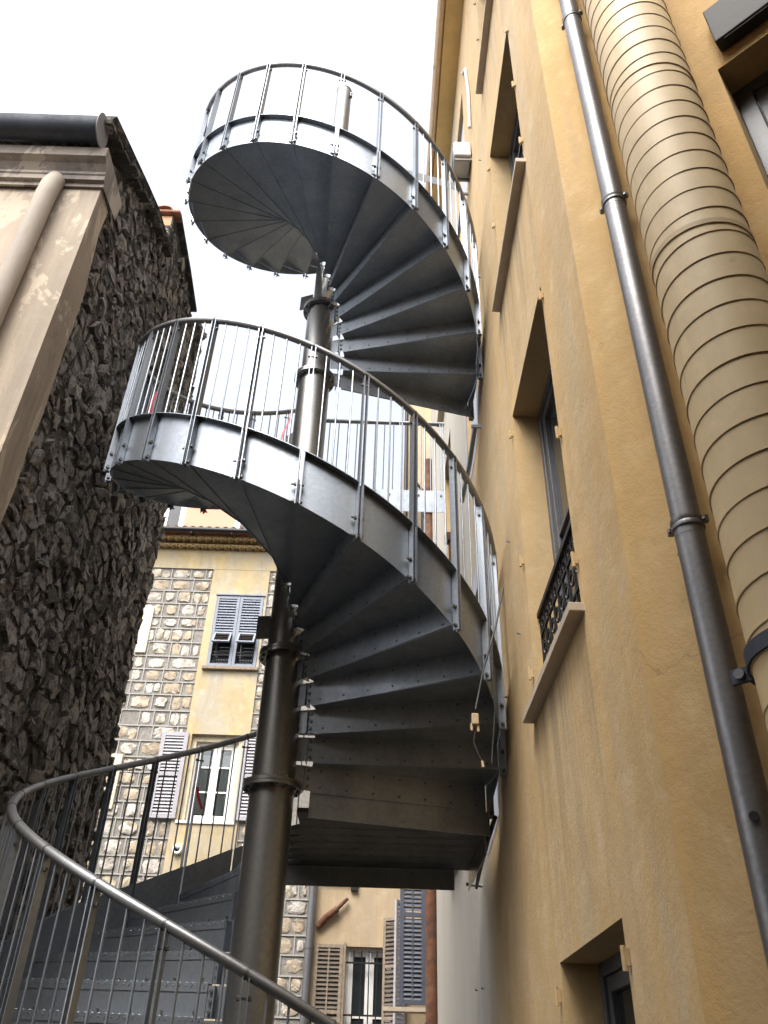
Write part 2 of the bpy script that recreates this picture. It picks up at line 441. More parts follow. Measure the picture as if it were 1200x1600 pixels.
def scroll_guard(parent, u0, u1, z0, z1, d, T):
    g = MB()
    g.box((u0, d-.012, z1-.03), (u1, d+.025, z1), T)
    g.box((u0, d, z0), (u1, d+.014, z0+.02), T).box((u0, d, z0+.16), (u1, d+.012, z0+.175), T).box((u0, d, z1-.14), (u1, d+.012, z1-.125), T)
    n = 9
    for i in range(n+1):
        u = u0+(u1-u0)*i/n
        g.box((u-.006, d+.001, z0), (u+.006, d+.013, z1-.02), T)
    guard = g.build('window_guard', M['iron'], parent)
    s = MB()
    for i in range(n):
        uc = u0+(u1-u0)*(i+.5)/n
        for zc, r in ((z0+.09, .045), (z1-.08, .035), ((z0+z1)/2+.02, .05)):
            ring = [T @ Vector((uc+r*math.cos(a)*(1-.5*a/9), d+.007, zc+r*math.sin(a)*(1-.5*a/9))) for a in [j*.55 for j in range(17)]]
            s.tube(ring, .006, 5)
    s.build('scrollwork', M['iron'], guard)

TA = local_frame(OA, UA, NA)
for i, (a, b, c, d) in enumerate(col1):
    w = window_unit(yb, OA, UA, NA, a, b, c, d, .24, M['frame_grey'], M['glass'], 2, [.5] if i == 1 else None)
    MB().box((a-.04, -.065, c-.042), (b+.12, .20, c), TA).build('sill', M['sill'], w, bevel=.004)
    scroll_guard(w, a+.01, b-.01, c+.05, c+.56, .05, TA)
    for u, s in ((a-.035, -1), (b+.035, 1)):
        for zz in (c+.22, c+.95, d-.12):
            h = MB().box((u-.008, -.018, zz-.03), (u+.008, -.002, zz+.02), TA)
            h.tube([TA @ Vector((u, -.02, zz-.045)), TA @ Vector((u, -.02, zz+.03))], .009, 8)
            h.build('hinge', M['reveal'], w)
for i, (a, b, c, d) in enumerate(doors):
    MB().box((a, .05, c), (b, .10, d), TA).build('door', M['blue_plaster'], yb)
for i, (a, b, c, d) in enumerate(col3):
    w = window_unit(yb, OA, UA, NA, a, b, c, d, .24, M['frame_grey'], M['glass'], 2, None)
    MB().box((a-.04, -.09, c-.06), (b+.06, .20, c), TA).build('sill', M['sill'], w, bevel=.004)
TB = local_frame(OB, UB, NB)
for (a, b, c, d) in holesB:
    w = window_unit(yb, OB, UB, NB, a, b, c, d, .22, M['frame_grey'], M['glass'], 2, None, .075)
# pale blue plaster patches round the new door openings
for i, (a, b, c, d) in enumerate(doors[:2]):
    n = 18; vs = []; cu, cz = (a+b)/2, (c+d)/2+.1
    ring = [(cu+(.60+.16*noise.noise(Vector((k*.7, i*3., 0))))*math.copysign(abs(math.cos(t))**.6, math.cos(t)),
             cz+(1.28+.25*noise.noise(Vector((k*.6, 5., i))))*math.copysign(abs(math.sin(t))**.6, math.sin(t))) for k, t in enumerate([2*PI*j/n for j in range(n)])]
    inner = [(min(max(u, a), b), min(max(z, c), d)) for u, z in ring]
    inner = [(a if abs(u-cu) < .001 or u < cu else b, z) if False else (u, z) for u, z in inner]
    # frame of four strips, outline kept uneven
    P = MB()
    P.add([TA @ Vector((u, -.004, z)) for u, z in ring] + [TA @ Vector((u, -.004, z)) for u, z in inner], [(k, (k+1) % n, n+(k+1) % n, n+k) for k in range(n)])
    P.build('plaster_patch', M['blue_plaster'], wa)

# dark vent box above the window of the angled wall
vb = MB().box((.87, -.07, 3.93), (2.0, -.002, 4.22), TB)
ventbox = vb.build('shutter_box', M['frame_black'], None, bevel=.006)
tag(ventbox, 'long dark metal box fixed above the window at the top right corner', 'shutter box')
sl_ = MB().box((.91, -.062, 3.922), (1.97, -.01, 3.929), TB).build('slot', M['black'], ventbox)

# ------------------------------------------------------------------ downpipe with sockets and clamps on the angled wall
pc = OB + UB*.268 + NB*.085
dp = thing('downpipe', 'grey zinc downpipe with ringed joints on the ochre wall beside the ribbed duct', 'downpipe', (pc.x, pc.y, GZ))
jz = [-.2+1.75*i for i in range(8)]
zz = [GZ] + jz
for i in range(len(zz)):
    z0_, z1_ = zz[i], (zz[i+1] if i+1 < len(zz) else TOPZ)
    MB().tube([(pc.x, pc.y, z0_-.05), (pc.x, pc.y, z1_-.01)], [.047, .0462], 28).build('pipe_length', M['zinc'], dp, smooth=40)
for z_ in jz:
    k = MB().lathe([(.046, z_-.022), (.052, z_-.022), (.0535, z_-.014), (.050, z_-.004), (.0535, z_+.004), (.0535, z_+.014), (.046, z_+.016)], 28, (pc.x, pc.y))
    cl = k.build('joint_ring', M['zinc'], dp, smooth=30)
    b = MB()
    for s in (-1, 1):
        q = pc + UB*.060*s
        b.box((q.x-.008, q.y-.008, z_-.015), (q.x+.008, q.y+.008, z_+.008)).bolt(q + Vector((0, 0, z_-.005)) + NB*.008, NB, .006, .008)
    q = pc - UB*.05 - NB*.02
    b.tube([q + Vector((0, 0, z_-.085)) - NB*.06, q + Vector((0, 0, z_-.085)) + NB*.010], .005, 8).bolt(q + Vector((0, 0, z_-.085)) + NB*.006, NB, .008, .006)
    b.build('clamp', M['bolt'], cl)
MB().bolt((pc + NB*.044 + UB*.016 + Vector((0, 0, .62))), NB + UB*.35, .013, .006, 12).build('screw', M['black'], dp)

# ------------------------------------------------------------------ ribbed ventilation duct
dc = OB + UB*.592 + NB*.26
du = thing('ventilation_duct', 'wide ochre painted spiral-seamed ventilation duct beside the zinc downpipe', 'duct', (dc.x, dc.y, GZ))
R_D = .172
cuts = [GZ, .92, 2.43, 3.50, 5.6, 7.7, 9.8, TOPZ+.8]
for i in range(len(cuts)-1):
    za, zb = cuts[i], cuts[i+1]
    body = MB().tube([(dc.x+.001*math.sin(i*2.1), dc.y, za+.004+(zb-za-.008)*q_/12) for q_ in range(13)], [R_D-.0006+.0006*math.sin(q_*2.3+i) for q_ in range(13)], 64).build('duct_length', M['duct'], du, smooth=40)
    n_r = int((zb-za)/.115)
    for j in range(n_r):
        z_ = za+.05+j*.115
        if z_ > zb-.03: break
        ring = []
        seam = MB()
        pts = [(dc.x+(R_D+.0005)*math.cos(t), dc.y+(R_D+.0005)*math.sin(t), z_+.115*(t/(2*PI)-.5)) for t in [2*PI*k/56 for k in range(57)]]
        seam.tube(pts, .0024, 6)
        seam.build('seam', M['duct_seam'], body, smooth=60)
for z_ in cuts[1:-1]:
    MB().lathe([(R_D-.005, z_-.012), (R_D+.0035, z_-.012), (R_D+.0035, z_+.012), (R_D-.005, z_+.012)], 64, (dc.x, dc.y)).build('sleeve_joint', M['duct_seam'] if z_ == 2.43 else M['duct'], du, smooth=40)
zc = .93
band = MB().lathe([(R_D+.002, zc-.02), (R_D+.012, zc-.02), (R_D+.012, zc+.02), (R_D+.002, zc+.02)], 64, (dc.x, dc.y)).build('clamp_band', M['zinc_dark'], du, smooth=40)
q = dc - UB*(R_D+.03)
ear = MB()
ear.add([*(q + UB*a + NB*b_ + Vector((0, 0, zc+c)) for a, b_, c in ((-.035, .006, -.02), (.04, .006, -.02), (.04, .006, .02), (-.035, .006, .02), (-.035, -.006, -.02), (.04, -.006, -.02), (.04, -.006, .02), (-.035, -.006, .02)))],
        [(0,1,2,3),(7,6,5,4),(0,4,5,1),(1,5,6,2),(2,6,7,3),(3,7,4,0)])
ear.tube([q + Vector((0, 0, zc)) - NB*.2, q + Vector((0, 0, zc))], .006, 8)
ear.build('bracket', M['zinc_dark'], du)
MB().bolt(q + UB*-.008 + NB*.006 + Vector((0, 0, zc)), NB, .014, .014, 16).build('bolt', M['zinc'], du, smooth=40)

# ================================================================== spiral staircase
XC, YC, R = -.6515, 5.289, 1.45
A0, DA, Z0, S, RISE, HR = .2569, .24613, 1.6218, 3.5524, .17, 1.2513
RI = .245
st = thing('spiral_staircase', 'galvanised steel spiral staircase rising three turns round a central column', 'staircase', (XC, YC, GZ))

def pol(r, a, z=0): return (r*math.cos(a), r*math.sin(a), z)
LEV = [Z0-3.64, Z0, Z0+S]
NST = 20

def sector(mb, r0, r1, a0, a1, z0, z1, n=6):
    vs = []
    for i in range(n+1):
        a = a0+(a1-a0)*i/n
        vs += [pol(r0, a, z0), pol(r1, a, z0), pol(r1, a, z1), pol(r0, a, z1)]
    fs = [(0, 1, 2, 3), (4*n+3, 4*n+2, 4*n+1, 4*n)]
    for i in range(n):
        for j in range(4):
            k = (j+1) % 4
            fs.append((4*i+j, 4*i+4+j, 4*i+4+k, 4*i+k))
    return mb.add(vs, fs)

# shared meshes in the step's own frame (x axis along the riser, next step at angle -DA)
def M_tread():
    mb = MB()
    sector(mb, RI, R-.006, .0, -DA-.012, RISE-.005, RISE, 6)
    mb.box((RI, .0, RISE-.045), (R-.008, .004, RISE-.0055))          # nosing lip in front of the riser
    return mb
def M_riser():
    mb = MB().box((RI, -.0045, .0), (R-.007, -.0005, RISE-.0055))
    mb.box((RI, -.0065, -.010), (R-.012, -.001, -.0005))               # hem folded down under the tread behind
    return mb
def M_rivets():
    mb = MB()
    for i in range(7):
        x = RI+.06+i*(R-RI-.14)/6
        for z in (.028, .135):
            mb.tube([(x, -.0046, z), (x, -.0085, z), (x, -.0095, z)], [.0085, .0075, .004], 8)
            mb.tube([(x, -.0006, z), (x, .0085, z)], .0085, 6) if z < .1 else None
    return mb
def M_bracket():
    mb = MB().box((.13, -.006, .0), (RI+.045, -.0052, RISE-.012))
    mb.box((RI-.05, -.02, .0), (RI-.044, .05, RISE-.015))
    return mb
def M_brbolts():
    mb = MB()
    for z in (.03, .08, .13):
        mb.bolt((RI-.022, -.006, z), (0, -1, 0), .010, .010).bolt((RI-.022, 0, z), (0, 1, 0), .010, .012)
    return mb
def M_teeth():
    mb = MB()
    for i in range(34):
        x = RI+.02+i*(R-RI-.05)/33
        for j in range(2):
            y = -.012-.03*j
            mb.add([(x-.009, y-.004, RISE), (x+.009, y-.004, RISE), (x+.009, y+.004, RISE), (x-.009, y+.004, RISE), (x, y, RISE+.005)], [(0,1,4),(1,2,4),(2,3,4),(3,0,4)])
        s = .006 if i % 2 else -.006
        mb.add([(x-.007, .0042, RISE-.012-s), (x+.007, .0042, RISE-.024+s), (x+.009, .0042, RISE-.020+s), (x-.005, .0042, RISE-.008-s), (x, .0085, RISE-.016)], [(0,4,1),(1,4,2),(2,4,3),(3,4,0)])
    return mb
STR_H = .375
def M_stringer(nn=10):
    """curved plate with an outward flange along its top and end flanges where the panels are bolted together"""
    mb = MB(); vs = []
    aa, ab = -.006/R, -DA+.006/R
    for i in range(nn+1):
        t = i/nn; a = aa+(ab-aa)*t; zb = RISE*t-.016; zt = zb+STR_H
        vs += [pol(R, a, zb), pol(R, a, zt-.004), pol(R+.042, a, zt-.008), pol(R+.042, a, zt-.003), pol(R-.004, a, zt), pol(R-.004, a, zb)]
    fs = [tuple(range(6)), tuple(range(6*nn, 6*nn+6))[::-1]]
    for i in range(nn):
        for j in range(6):
            k = (j+1) % 6
            fs.append((6*i+j, 6*i+k, 6*i+6+k, 6*i+6+j))
    mb.add(vs, fs)
    for a, zb in ((aa-.002, 0), (ab+.002, RISE)):
        c, s = math.cos(a), math.sin(a)
        Tm = Matrix(((c, -s, 0, 0), (s, c, 0, 0), (0, 0, 1, zb), (0, 0, 0, 1)))
        mb.box((R+.0005, -.002, -.012), (R+.034, .002, STR_H-.03), Tm)
    return mb
def M_post():
    mb = MB()
    for s in (-1, 1):
        mb.box((R+.004, s*.0135-.003, -.045), (R+.046, s*.0135+.003, HR-.018))
    return mb
def M_postbolts():
    mb = MB()
    for z in (-.018, .105):
        for s in (-1, 1): mb.bolt((R+.025, s*.0165, z), (0, s, 0), .0135, .012)
        mb.tube([(R+.025, -.016, z), (R+.025, -.046, z)], .007, 6)
        mb.tube([(R+.025, -.015, z), (R+.025, .015, z)], .006, 6)
    for s in (-1, 1): mb.bolt((R+.025, s*.0165, HR-.09), (0, s, 0), .010, .014)
    mb.tube([(R+.025, -.015, HR-.09), (R+.025, .015, HR-.09)], .006, 6)
    return mb
RAILR = .024
def M_rail(nn=6):
    pts = []
    for i in range(nn+1):
        t = i/nn; e = .0025/R/DA
        t = e+(1-2*e)*t
        pts.append(pol(R+.025, -DA*t, HR+RISE*t))
    return MB().tube(pts, RAILR, 16)
def M_railsleeve():
    d = Vector((0, -R*DA, RISE)).normalized()
    p = Vector((R+.025, 0, HR))
    return MB().tube([p-d*.006, p+d*.006], RAILR+.0022, 16)
def M_bal(t):
    a = -DA*t; z = RISE*t
    p = pol(R+.025, a, 0)
    return MB().tube([(p[0], p[1], z+STR_H-.03), (p[0], p[1], z+HR-.02)], .0058, 8)

meshes = {k: f().mesh(k) for k, f in dict(tread=M_tread, riser=M_riser, rivets=M_rivets, bracket=M_bracket, brbolts=M_brbolts, teeth=M_teeth,
          stringer=M_stringer, post=M_post, postbolts=M_postbolts, rail=M_rail, sleeve=M_railsleeve).items()}
for i, t in enumerate((.25, .5, .75)): meshes['bal%d' % i] = M_bal(t).mesh('baluster')
for k in ('stringer', 'rail', 'sleeve', 'bal0', 'bal1', 'bal2'): shade(meshes[k], 40)
matof = dict(tread='galv', riser='galv', rivets='bolt', bracket='galv', brbolts='bolt', teeth='galv', stringer='galv', post='galv', postbolts='bolt', rail='rail', sleeve='bolt', bal0='galv', bal1='galv', bal2='galv')
for k, me in meshes.items(): me.materials.append(M[matof[k]])

def put(name, key, parent, T=None):
    o = bpy.data.objects.new(name, meshes[key]); COL.objects.link(o); o.parent = parent
    if parent is st: o.matrix_parent_inverse = Matrix.Translation(-Vector(st.location))
    if T is not None: o.matrix_basis = T
    return o

for lv, zb in enumerate(LEV):
    for k in range(NST):
        T = Matrix.Translation((XC, YC, zb+k*RISE)) @ Matrix.Rotation(A0-k*DA, 4, 'Z')
        tr = put('tread', 'tread', st, T)
        put('riser', 'riser', tr); put('rivets', 'rivets', tr); put('bracket', 'bracket', tr); put('bracket_bolts', 'brbolts', tr)
        if lv == 0 and k > 7: put('raised_pattern', 'teeth', tr)
        put('stringer_panel', 'stringer', st, T)
        po = put('post', 'post', st, T); put('bolts', 'postbolts', po)
        put('handrail_length', 'rail', st, T)
        put('rail_joint', 'sleeve', st, T)
        if not (lv == 2 and k > 4):
            for i in range(3): put('baluster', 'bal%d' % i, st, T)
    T = Matrix.Translation((XC, YC, zb+NST*RISE)) @ Matrix.Rotation(A0-NST*DA, 4, 'Z')
    po = put('post', 'post', st, T); put('bolts', 'postbolts', po)

# central column: stepped sections with bolted flanges
flz = [(-1.05, .14), (1.62, .14), (2.52, .14), (5.20, .132), (6.10, .127)]
secs = [(GZ, -1.05, .14), (-1.05, 1.62, .14), (1.62, 2.52, .138), (2.52, 5.20, .136), (5.20, 6.10, .127), (6.10, 10.12, .09)]
for z0_, z1_, r_ in secs:
    MB().tube([(XC, YC, z0_), (XC, YC, z1_-.002)], r_, 48).build('column_section', M['galv_dark'], st, smooth=40)
for z_, r_ in flz:
    fl = MB().lathe([(r_-.05, z_-.022), (r_+.045, z_-.022), (r_+.045, z_-.002), (r_+.042, z_-.001), (r_+.042, z_+.001), (r_+.045, z_+.002), (r_+.045, z_+.022), (r_-.05, z_+.022)], 48, (XC, YC)).build('flange', M['galv_dark'], st, smooth=30)
    b = MB()
    for i in range(14):
        a = 2*PI*i/14
        p = Vector((XC+(r_+.024)*math.cos(a), YC+(r_+.024)*math.sin(a), z_))
        b.bolt(p - Vector((0, 0, .02)), (0, 0, -1), .011, .014).bolt(p + Vector((0, 0, .02)), (0, 0, 1), .011, .016)
    b.build('bolts', M['bolt'], fl)
MB().lathe([(.0, 10.118), (.094, 10.118), (.094, 10.13), (.0, 10.13)], 32, (XC, YC)).build('column_cap', M['galv_dark'], st, smooth=30)
MB().box((XC+.085, YC-.06, 9.95), (XC+.105, YC-.02, 10.02)).bolt((XC+.1, YC-.06, 9.985), (0, -1, 0), .01, .015).build('cap_bolt', M['bolt'], st)
for z_, a_ in ((2.76, 172), (4.55, 150), (6.3, 160)):
    T = Matrix.Translation((XC, YC, z_)) @ Matrix.Rotation(rad(a_), 4, 'Z')
    MB().box((.11, -.006, -.09), (.235, .006, .09), T).build('gusset_plate', M['galv_dark'], st)

# landings in the quarter between the flights
Y_N = 6.82
def edge_pts(r): return (XC+r*math.cos(A0), YC+r*math.sin(A0))
for lv, zl in enumerate((Z0, Z0+S, Z0+2*S)):
    TN = Matrix.Translation((XC, YC, zl)) @ Matrix.Rotation(A0, 4, 'Z')
    # edge beam along the top riser line, with overhanging end plate
    MB().box((RI, .008, -.16 if lv == 0 else -.004), (R+.02, .014, .0 if lv == 0 else .13), TN).build('edge_beam', M['galv'], st)
    fas = None
    if lv < 2:
        x_end = .63
        fas = MB().box((XC-.07, Y_N-.004, zl-.27), (x_end, Y_N, zl+.0)).build('fascia', M['galv'], st)
        fb = MB()
        for xx in (.05, .35, .58): fb.bolt((xx, Y_N-.004, zl-.06), (0, -1, 0), .012, .01)
        fb.build('bolts', M['bolt'], fas)
        # guard rail on the north edge
        zr = zl+.95
        MB().tube([(XC-.10, Y_N+.03, zr), (x_end-.0, Y_N+.03, zr)], RAILR, 16).build('handrail_length', M['rail'], st, smooth=40)
        for xx in (XC-.05, -.25, .17, x_end-.02):
            MB().box((xx-.003, Y_N+.004, zl-.2), (xx+.003, Y_N+.05, zr-.015)).box((xx-.03, Y_N+.004, zl-.2), (xx-.024, Y_N+.05, zr-.015)).build('post', M['galv'], st)
        for j in range(12):
            xx = XC+.03+j*.1
            if min(abs(xx-p) for p in (XC-.05, -.25, .17, x_end-.02)) < .04 or xx > x_end: continue
            MB().tube([(xx, Y_N+.027, zl-.02), (xx, Y_N+.027, zr-.02)], .0062, 8).build('baluster', M['galv'], st, smooth=40)
    if lv == 0:
        lf = [edge_pts(RI+.0), edge_pts(R-.02)]
        for j in range(8):          # floor planks running across, dashed slots show as joints
            y0_, y1_ = 5.36+.181*j, 5.36+.181*(j+1)-.004
            xl = XC+.16
            xr = .735
            def xcut(y): return XC + (y-.012-YC)/math.tan(A0)     # edge-beam line
            if True:
                xr = min(xr, xcut(y1_)); xr0 = min(.735, xcut(y0_))
            else: xr0 = xr
            poly = [(xl, y0_), (max(xr0, xl+.02), y0_), (max(xr, xl+.03), y1_), (xl if j < 2 else XC-.02, y1_)]
            pk = MB().prism(poly, zl-.128, zl-.10).build('floor_plank', M['floor_shaded'], st, bevel=.003)
            sl = MB()
            x = xl+.05
            while x < xr-.08:
                sl.box((x, y1_-.03, zl-.1295), (x+.045, y1_-.022, zl-.1282)); x += .10
            sl.build('plank_ribs', M['floor_shaded'], pk)
        MB().box((.735, 5.68, zl-.27), (.741, Y_N, zl-.0)).build('side_beam', M['galv_dark'], st)
        MB().box((XC-.08, YC+.15, zl-.27), (XC-.074, Y_N-.006, zl-.005)).build('side_beam', M['galv_dark'], st)
        pts = [(.80, 5.62, zl-.05), (.78, 5.9, zl-.12), (.775, 6.3, zl-.2), (.79, 6.75, zl-.26)]
        hose = MB().tube(pts, [.015, .02, .018, .012], 8).build('cable_bundle', M['cable'], None, smooth=60)
        tag(hose, 'black cable bundle squeezed between the lowest landing and the wall', 'cable')
        MB().tube([(.72, 6.83, zl-.22), (.845, 6.83, zl-.23)], .012, 8).build('wall_tie', M['galv_dark'], st)

# ------------------------------------------------------------------ loose cables and red tape on the stair
cb = thing('dangling_cable', 'black cable with a tan connector hanging from the stair edge by the wall', 'cable', (.62, 4.55, 1.46))
MB().tube([(.78, 4.6, 2.72), (.74, 4.55, 2.55), (.71, 4.5, 2.42), (.61, 4.45, 2.09), (.55, 4.43, 1.83)], .006, 6).build('cord', M['cable'], cb, smooth=60)
MB().box((.525, 4.41, 1.735), (.565, 4.45, 1.80)).box((.517, 4.42, 1.70), (.533, 4.44, 1.745)).box((.553, 4.42, 1.695), (.568, 4.44, 1.74)).build('connector', M['tan'], cb, bevel=.006)
MB().tube([(.542, 4.43, 1.70), (.532, 4.43, 1.64), (.555, 4.43, 1.57), (.575, 4.43, 1.53)], .005, 6).build('cord_tail', M['cable'], cb, smooth=60)
MB().tube([(.575, 4.43, 1.535), (.58, 4.43, 1.50)], .008, 6).build('wire_end', M['tan'], cb)
c2 = MB().tube([(.72, 4.62, 2.45), (.69, 4.6, 2.36), (.68, 4.6, 2.1), (.685, 4.6, 1.9), (.66, 4.6, 1.68), (.65, 4.6, 1.58)], .005, 6).build('loose_cable', M['cable'], None, smooth=60)
tag(c2, 'thin black cable hanging straight down beside the connector cable', 'cable')
def ribbon(pts, w, label, ax=(1, 0, 0)):
    mb = MB(); a = Vector(ax)*w/2; n = Vector((0, .0012, 0))
    vs = []
    for p in pts:
        p = Vector(p); vs += [p-a-n, p+a-n, p+a+n, p-a+n]
    fs = [(0, 1, 2, 3), (4*(len(pts)-1)+3, 4*(len(pts)-1)+2, 4*(len(pts)-1)+1, 4*(len(pts)-1))]
    for i in range(len(pts)-1):
        for j in range(4):
            fs.append((4*i+j, 4*i+4+j, 4*i+4+(j+1) % 4, 4*i+(j+1) % 4))
    mb.add(vs, fs)
    return tag(mb.build('barrier_tape', M['red'], None), label, 'tape', 'red tapes tied on the stair')
ribbon([(-.78, 5.10, 4.68), (-.80, 5.1, 4.55), (-.84, 5.1, 4.40), (-.85, 5.1, 4.30)], .014, 'thin red tape strung beside the column at the upper balustrade')
ribbon([(-1.90, 5.0, 4.72), (-1.92, 5.0, 4.62), (-1.915, 5.0, 4.52), (-1.90, 5.0, 4.44)], .035, 'short red tape tied to balusters in front of the rubble wall')
ribbon([(-1.33, 6.25, 1.90), (-1.315, 6.25, 1.84), (-1.285, 6.25, 1.77), (-1.27, 6.25, 1.74)], .022, 'small red tape seen before the white window behind the low handrail')

# ================================================================== old rubble building on the left
LX, LY, LYF = -2.3, 3.86, 7.25
lb = thing('rubble_building', 'old dark rubble stone building with peeling render front on the left', 'building', (LX, LY, GZ))
top_pts = [(LY, 6.22), (4.46, 6.74), (4.8, 6.88), (5.41, 7.0)]          # low roof verge
hi_pts = [(5.41, 7.72), (6.1, 7.64), (6.6, 7.54), (6.62, 7.42), (6.95, 7.62), (7.2, 7.66), (LYF, 7.45)]
outline = [(LY, GZ)] + top_pts + hi_pts + [(LYF, GZ)]
sw = MB()
n = len(outline)
sw.add([(LX-.045, y, z) for y, z in outline] + [(LX-.7, y, z) for y, z in outline],
       [tuple(range(n))[::-1], tuple(range(n, 2*n))] + [(i, (i+1) % n, n+(i+1) % n, n+i) for i in range(n)])
side = sw.build('side_wall', M['mortar_dark'], lb)
MB().box((-9, LYF-.4, GZ), (LX-.705, LYF, 6.9)).build('back_wall', M['mortar_dark'], lb)

def top_at(y):
    pts = [p for p in top_pts] + hi_pts
    for (ya, za), (yb_, zb) in zip(pts, pts[1:]):
        if ya <= y <= yb_ and yb_ > ya: return za+(zb-za)*(y-ya)/(yb_-ya)
    return 6.0

def clip_poly(poly, p, nx, ny):
    """keep the side where (q-p).n <= 0"""
    out = []
    for i in range(len(poly)):
        a, b = poly[i], poly[(i+1) % len(poly)]
        da = (a[0]-p[0])*nx+(a[1]-p[1])*ny; db = (b[0]-p[0])*nx+(b[1]-p[1])*ny
        if da <= 0: out.append(a)
        if (da < 0 < db) or (db < 0 < da):
            t = da/(da-db); out.append((a[0]+(b[0]-a[0])*t, a[1]+(b[1]-a[1])*t))
    return out

def voronoi(points, box, reach):
    cells = []
    grid = {}
    for i, p in enumerate(points): grid.setdefault((int(p[0]//reach), int(p[1]//reach)), []).append(i)
    for i, p in enumerate(points):
        poly = [(box[0], box[2]), (box[1], box[2]), (box[1], box[3]), (box[0], box[3])]
        gx, gy = int(p[0]//reach), int(p[1]//reach)
        near = [j for dx in (-1, 0, 1) for dy in (-1, 0, 1) for j in grid.get((gx+dx, gy+dy), []) if j != i]
        near.sort(key=lambda j: (points[j][0]-p[0])**2+(points[j][1]-p[1])**2)
        for j in near[:22]:
            q = points[j]; nx, ny = q[0]-p[0], q[1]-p[1]
            poly = clip_poly(poly, ((p[0]+q[0])/2, (p[1]+q[1])/2), nx, ny)
            if len(poly) < 3: break
        cells.append(poly)
    return cells

def stone_mesh(mb, outl, c, depth, back, place, rnd, face=.74, tilt=.45, rough=.3):
    """place(u, v, d) -> 3D, d = outwards. rings: back, shoulder, face, centre"""
    n = len(outl)
    tu, tv = rnd.uniform(-tilt, tilt), rnd.uniform(-tilt, tilt)
    ox, oy = rnd.uniform(-.012, .012), rnd.uniform(-.012, .012)
    vs = []
    for f, d in ((1.0, -back), (.96, depth*.5), (face, depth)):
        for (u, v) in outl:
            g = f*(rnd.uniform(.86, 1.1) if d == depth else 1)
            uu, vv = c[0]+(u-c[0])*g, c[1]+(v-c[1])*g
            if d == depth: uu += ox; vv += oy
            dd = d + (((uu-c[0])*tu+(vv-c[1])*tv) + rnd.uniform(-rough, rough)*depth if d > 0 else 0)
            vs.append(place(uu, vv, dd))
    vs.append(place(c[0]+ox*2, c[1]+oy*2, depth*rnd.uniform(.85, 1.2)))
    fs = []
    for r_ in range(2):
        fs += [(r_*n+k, r_*n+(k+1) % n, (r_+1)*n+(k+1) % n, (r_+1)*n+k) for k in range(n)]
    fs += [(2*n+k, 2*n+(k+1) % n, 3*n) for k in range(n)]
    mb.add(vs, fs)

def cell_outline(poly, c, inset, rnd):
    """cell corners kept, long sides broken once, all jittered"""
    pts = []
    for i in range(len(poly)):
        a, b = poly[i], poly[(i+1) % len(poly)]
        L = math.hypot(b[0]-a[0], b[1]-a[1])
        if L < .012: continue
        pts.append(a)
        if L > .06: pts.append(((a[0]+b[0])/2, (a[1]+b[1])/2))
    out = []
    for p in pts:
        d = math.hypot(p[0]-c[0], p[1]-c[1]) or 1e-6
        k = max(d-inset-rnd.uniform(0, .018), d*.5)/d
        out.append((c[0]+(p[0]-c[0])*k, c[1]+(p[1]-c[1])*k))
    return out

rnd = random.Random(11)
pts = []
z = GZ
while z < 7.95:
    h = rnd.choice((.065, .10, .13, .20))*rnd.uniform(.85, 1.15)
    y = LY + rnd.uniform(0, .1)
    while y < LYF+.05:
        w = rnd.choice((.08, .12, .18, .30))*rnd.uniform(.8, 1.2)
        pts.append((y+w/2, z+h/2+rnd.uniform(-.03, .03))); y += w
    z += h
cells = voronoi(pts, (LY-.02, LYF+.01, GZ, 8.0), .5)
LQ = LY+.33           # the rendered quoin strip covers the near corner
stones = []
for p, poly in zip(pts, cells):
    if len(poly) < 3: continue
    c = (sum(q[0] for q in poly)/len(poly), sum(q[1] for q in poly)/len(poly))
    ragged = LQ-.10+.10*noise.noise(Vector((0, c[1]*1.7, 3)))
    if c[0] < ragged or c[1] > top_at(c[0])-.04: continue
    if c[0] > LYF-.03 or c[1] < -.9: pass
    stones.append((c, poly))
def seen_size(c, poly):
    A = 0
    for i in range(len(poly)): A += poly[i-1][0]*poly[i][1]-poly[i][0]*poly[i-1][1]
    d = math.sqrt(LX*LX+c[0]*c[0]+c[1]*c[1])
    vis = 1 if c[1] > -.3+.11*(c[0]-3.8) else .05
    px = math.degrees(math.atan2(LX, c[0]))
    el = math.atan2(c[1], math.hypot(LX, c[0]))
    if c[0] < 4.6 and c[1] < 2.3: vis *= .3       # left of the frame
    return vis*abs(A)*abs(LX)/d**3
stones.sort(key=lambda s: -seen_size(*s))
rest = MB()
placeL = lambda u, v, d: (LX-.045+d, u, v)
for i, (c, poly) in enumerate(stones):
    small = rnd.random()
    outl = cell_outline(poly, c, rnd.uniform(.003, .012), rnd)
    if len(outl) < 4: continue
    mb = MB() if i < 298 else rest
    stone_mesh(mb, outl, c, rnd.choice((.008, .016, .026, .042))*rnd.uniform(.6, 1.1), .05, placeL, rnd, .9, .16, .3)
    if i < 298: mb.build('stone', M['rubble'], side, smooth=28)
if rest.v: tag(rest.build('stones', M['rubble'], side, smooth=28), kind='stuff')

# chips between the stones
ch = MB()
for i in range(1500):
    y, z = rnd.uniform(LQ, LYF-.03), rnd.uniform(-1.2, 7.7)
    if z > top_at(y)-.05: continue
    r_ = rnd.uniform(.015, .045); k = 6; x0 = LX-.045+rnd.uniform(.0, .02)
    ring = [(x0, y+r_*rnd.uniform(.6, 1.2)*math.cos(2*PI*j/k), z+r_*rnd.uniform(.6, 1.2)*math.sin(2*PI*j/k)) for j in range(k)]
    ch.add(ring + [(x0+rnd.uniform(.008, .022), y, z)], [(j, (j+1) % k, k) for j in range(k)])
tag(ch.build('stone_chips', M['rubble'], side, smooth=70), kind='stuff')

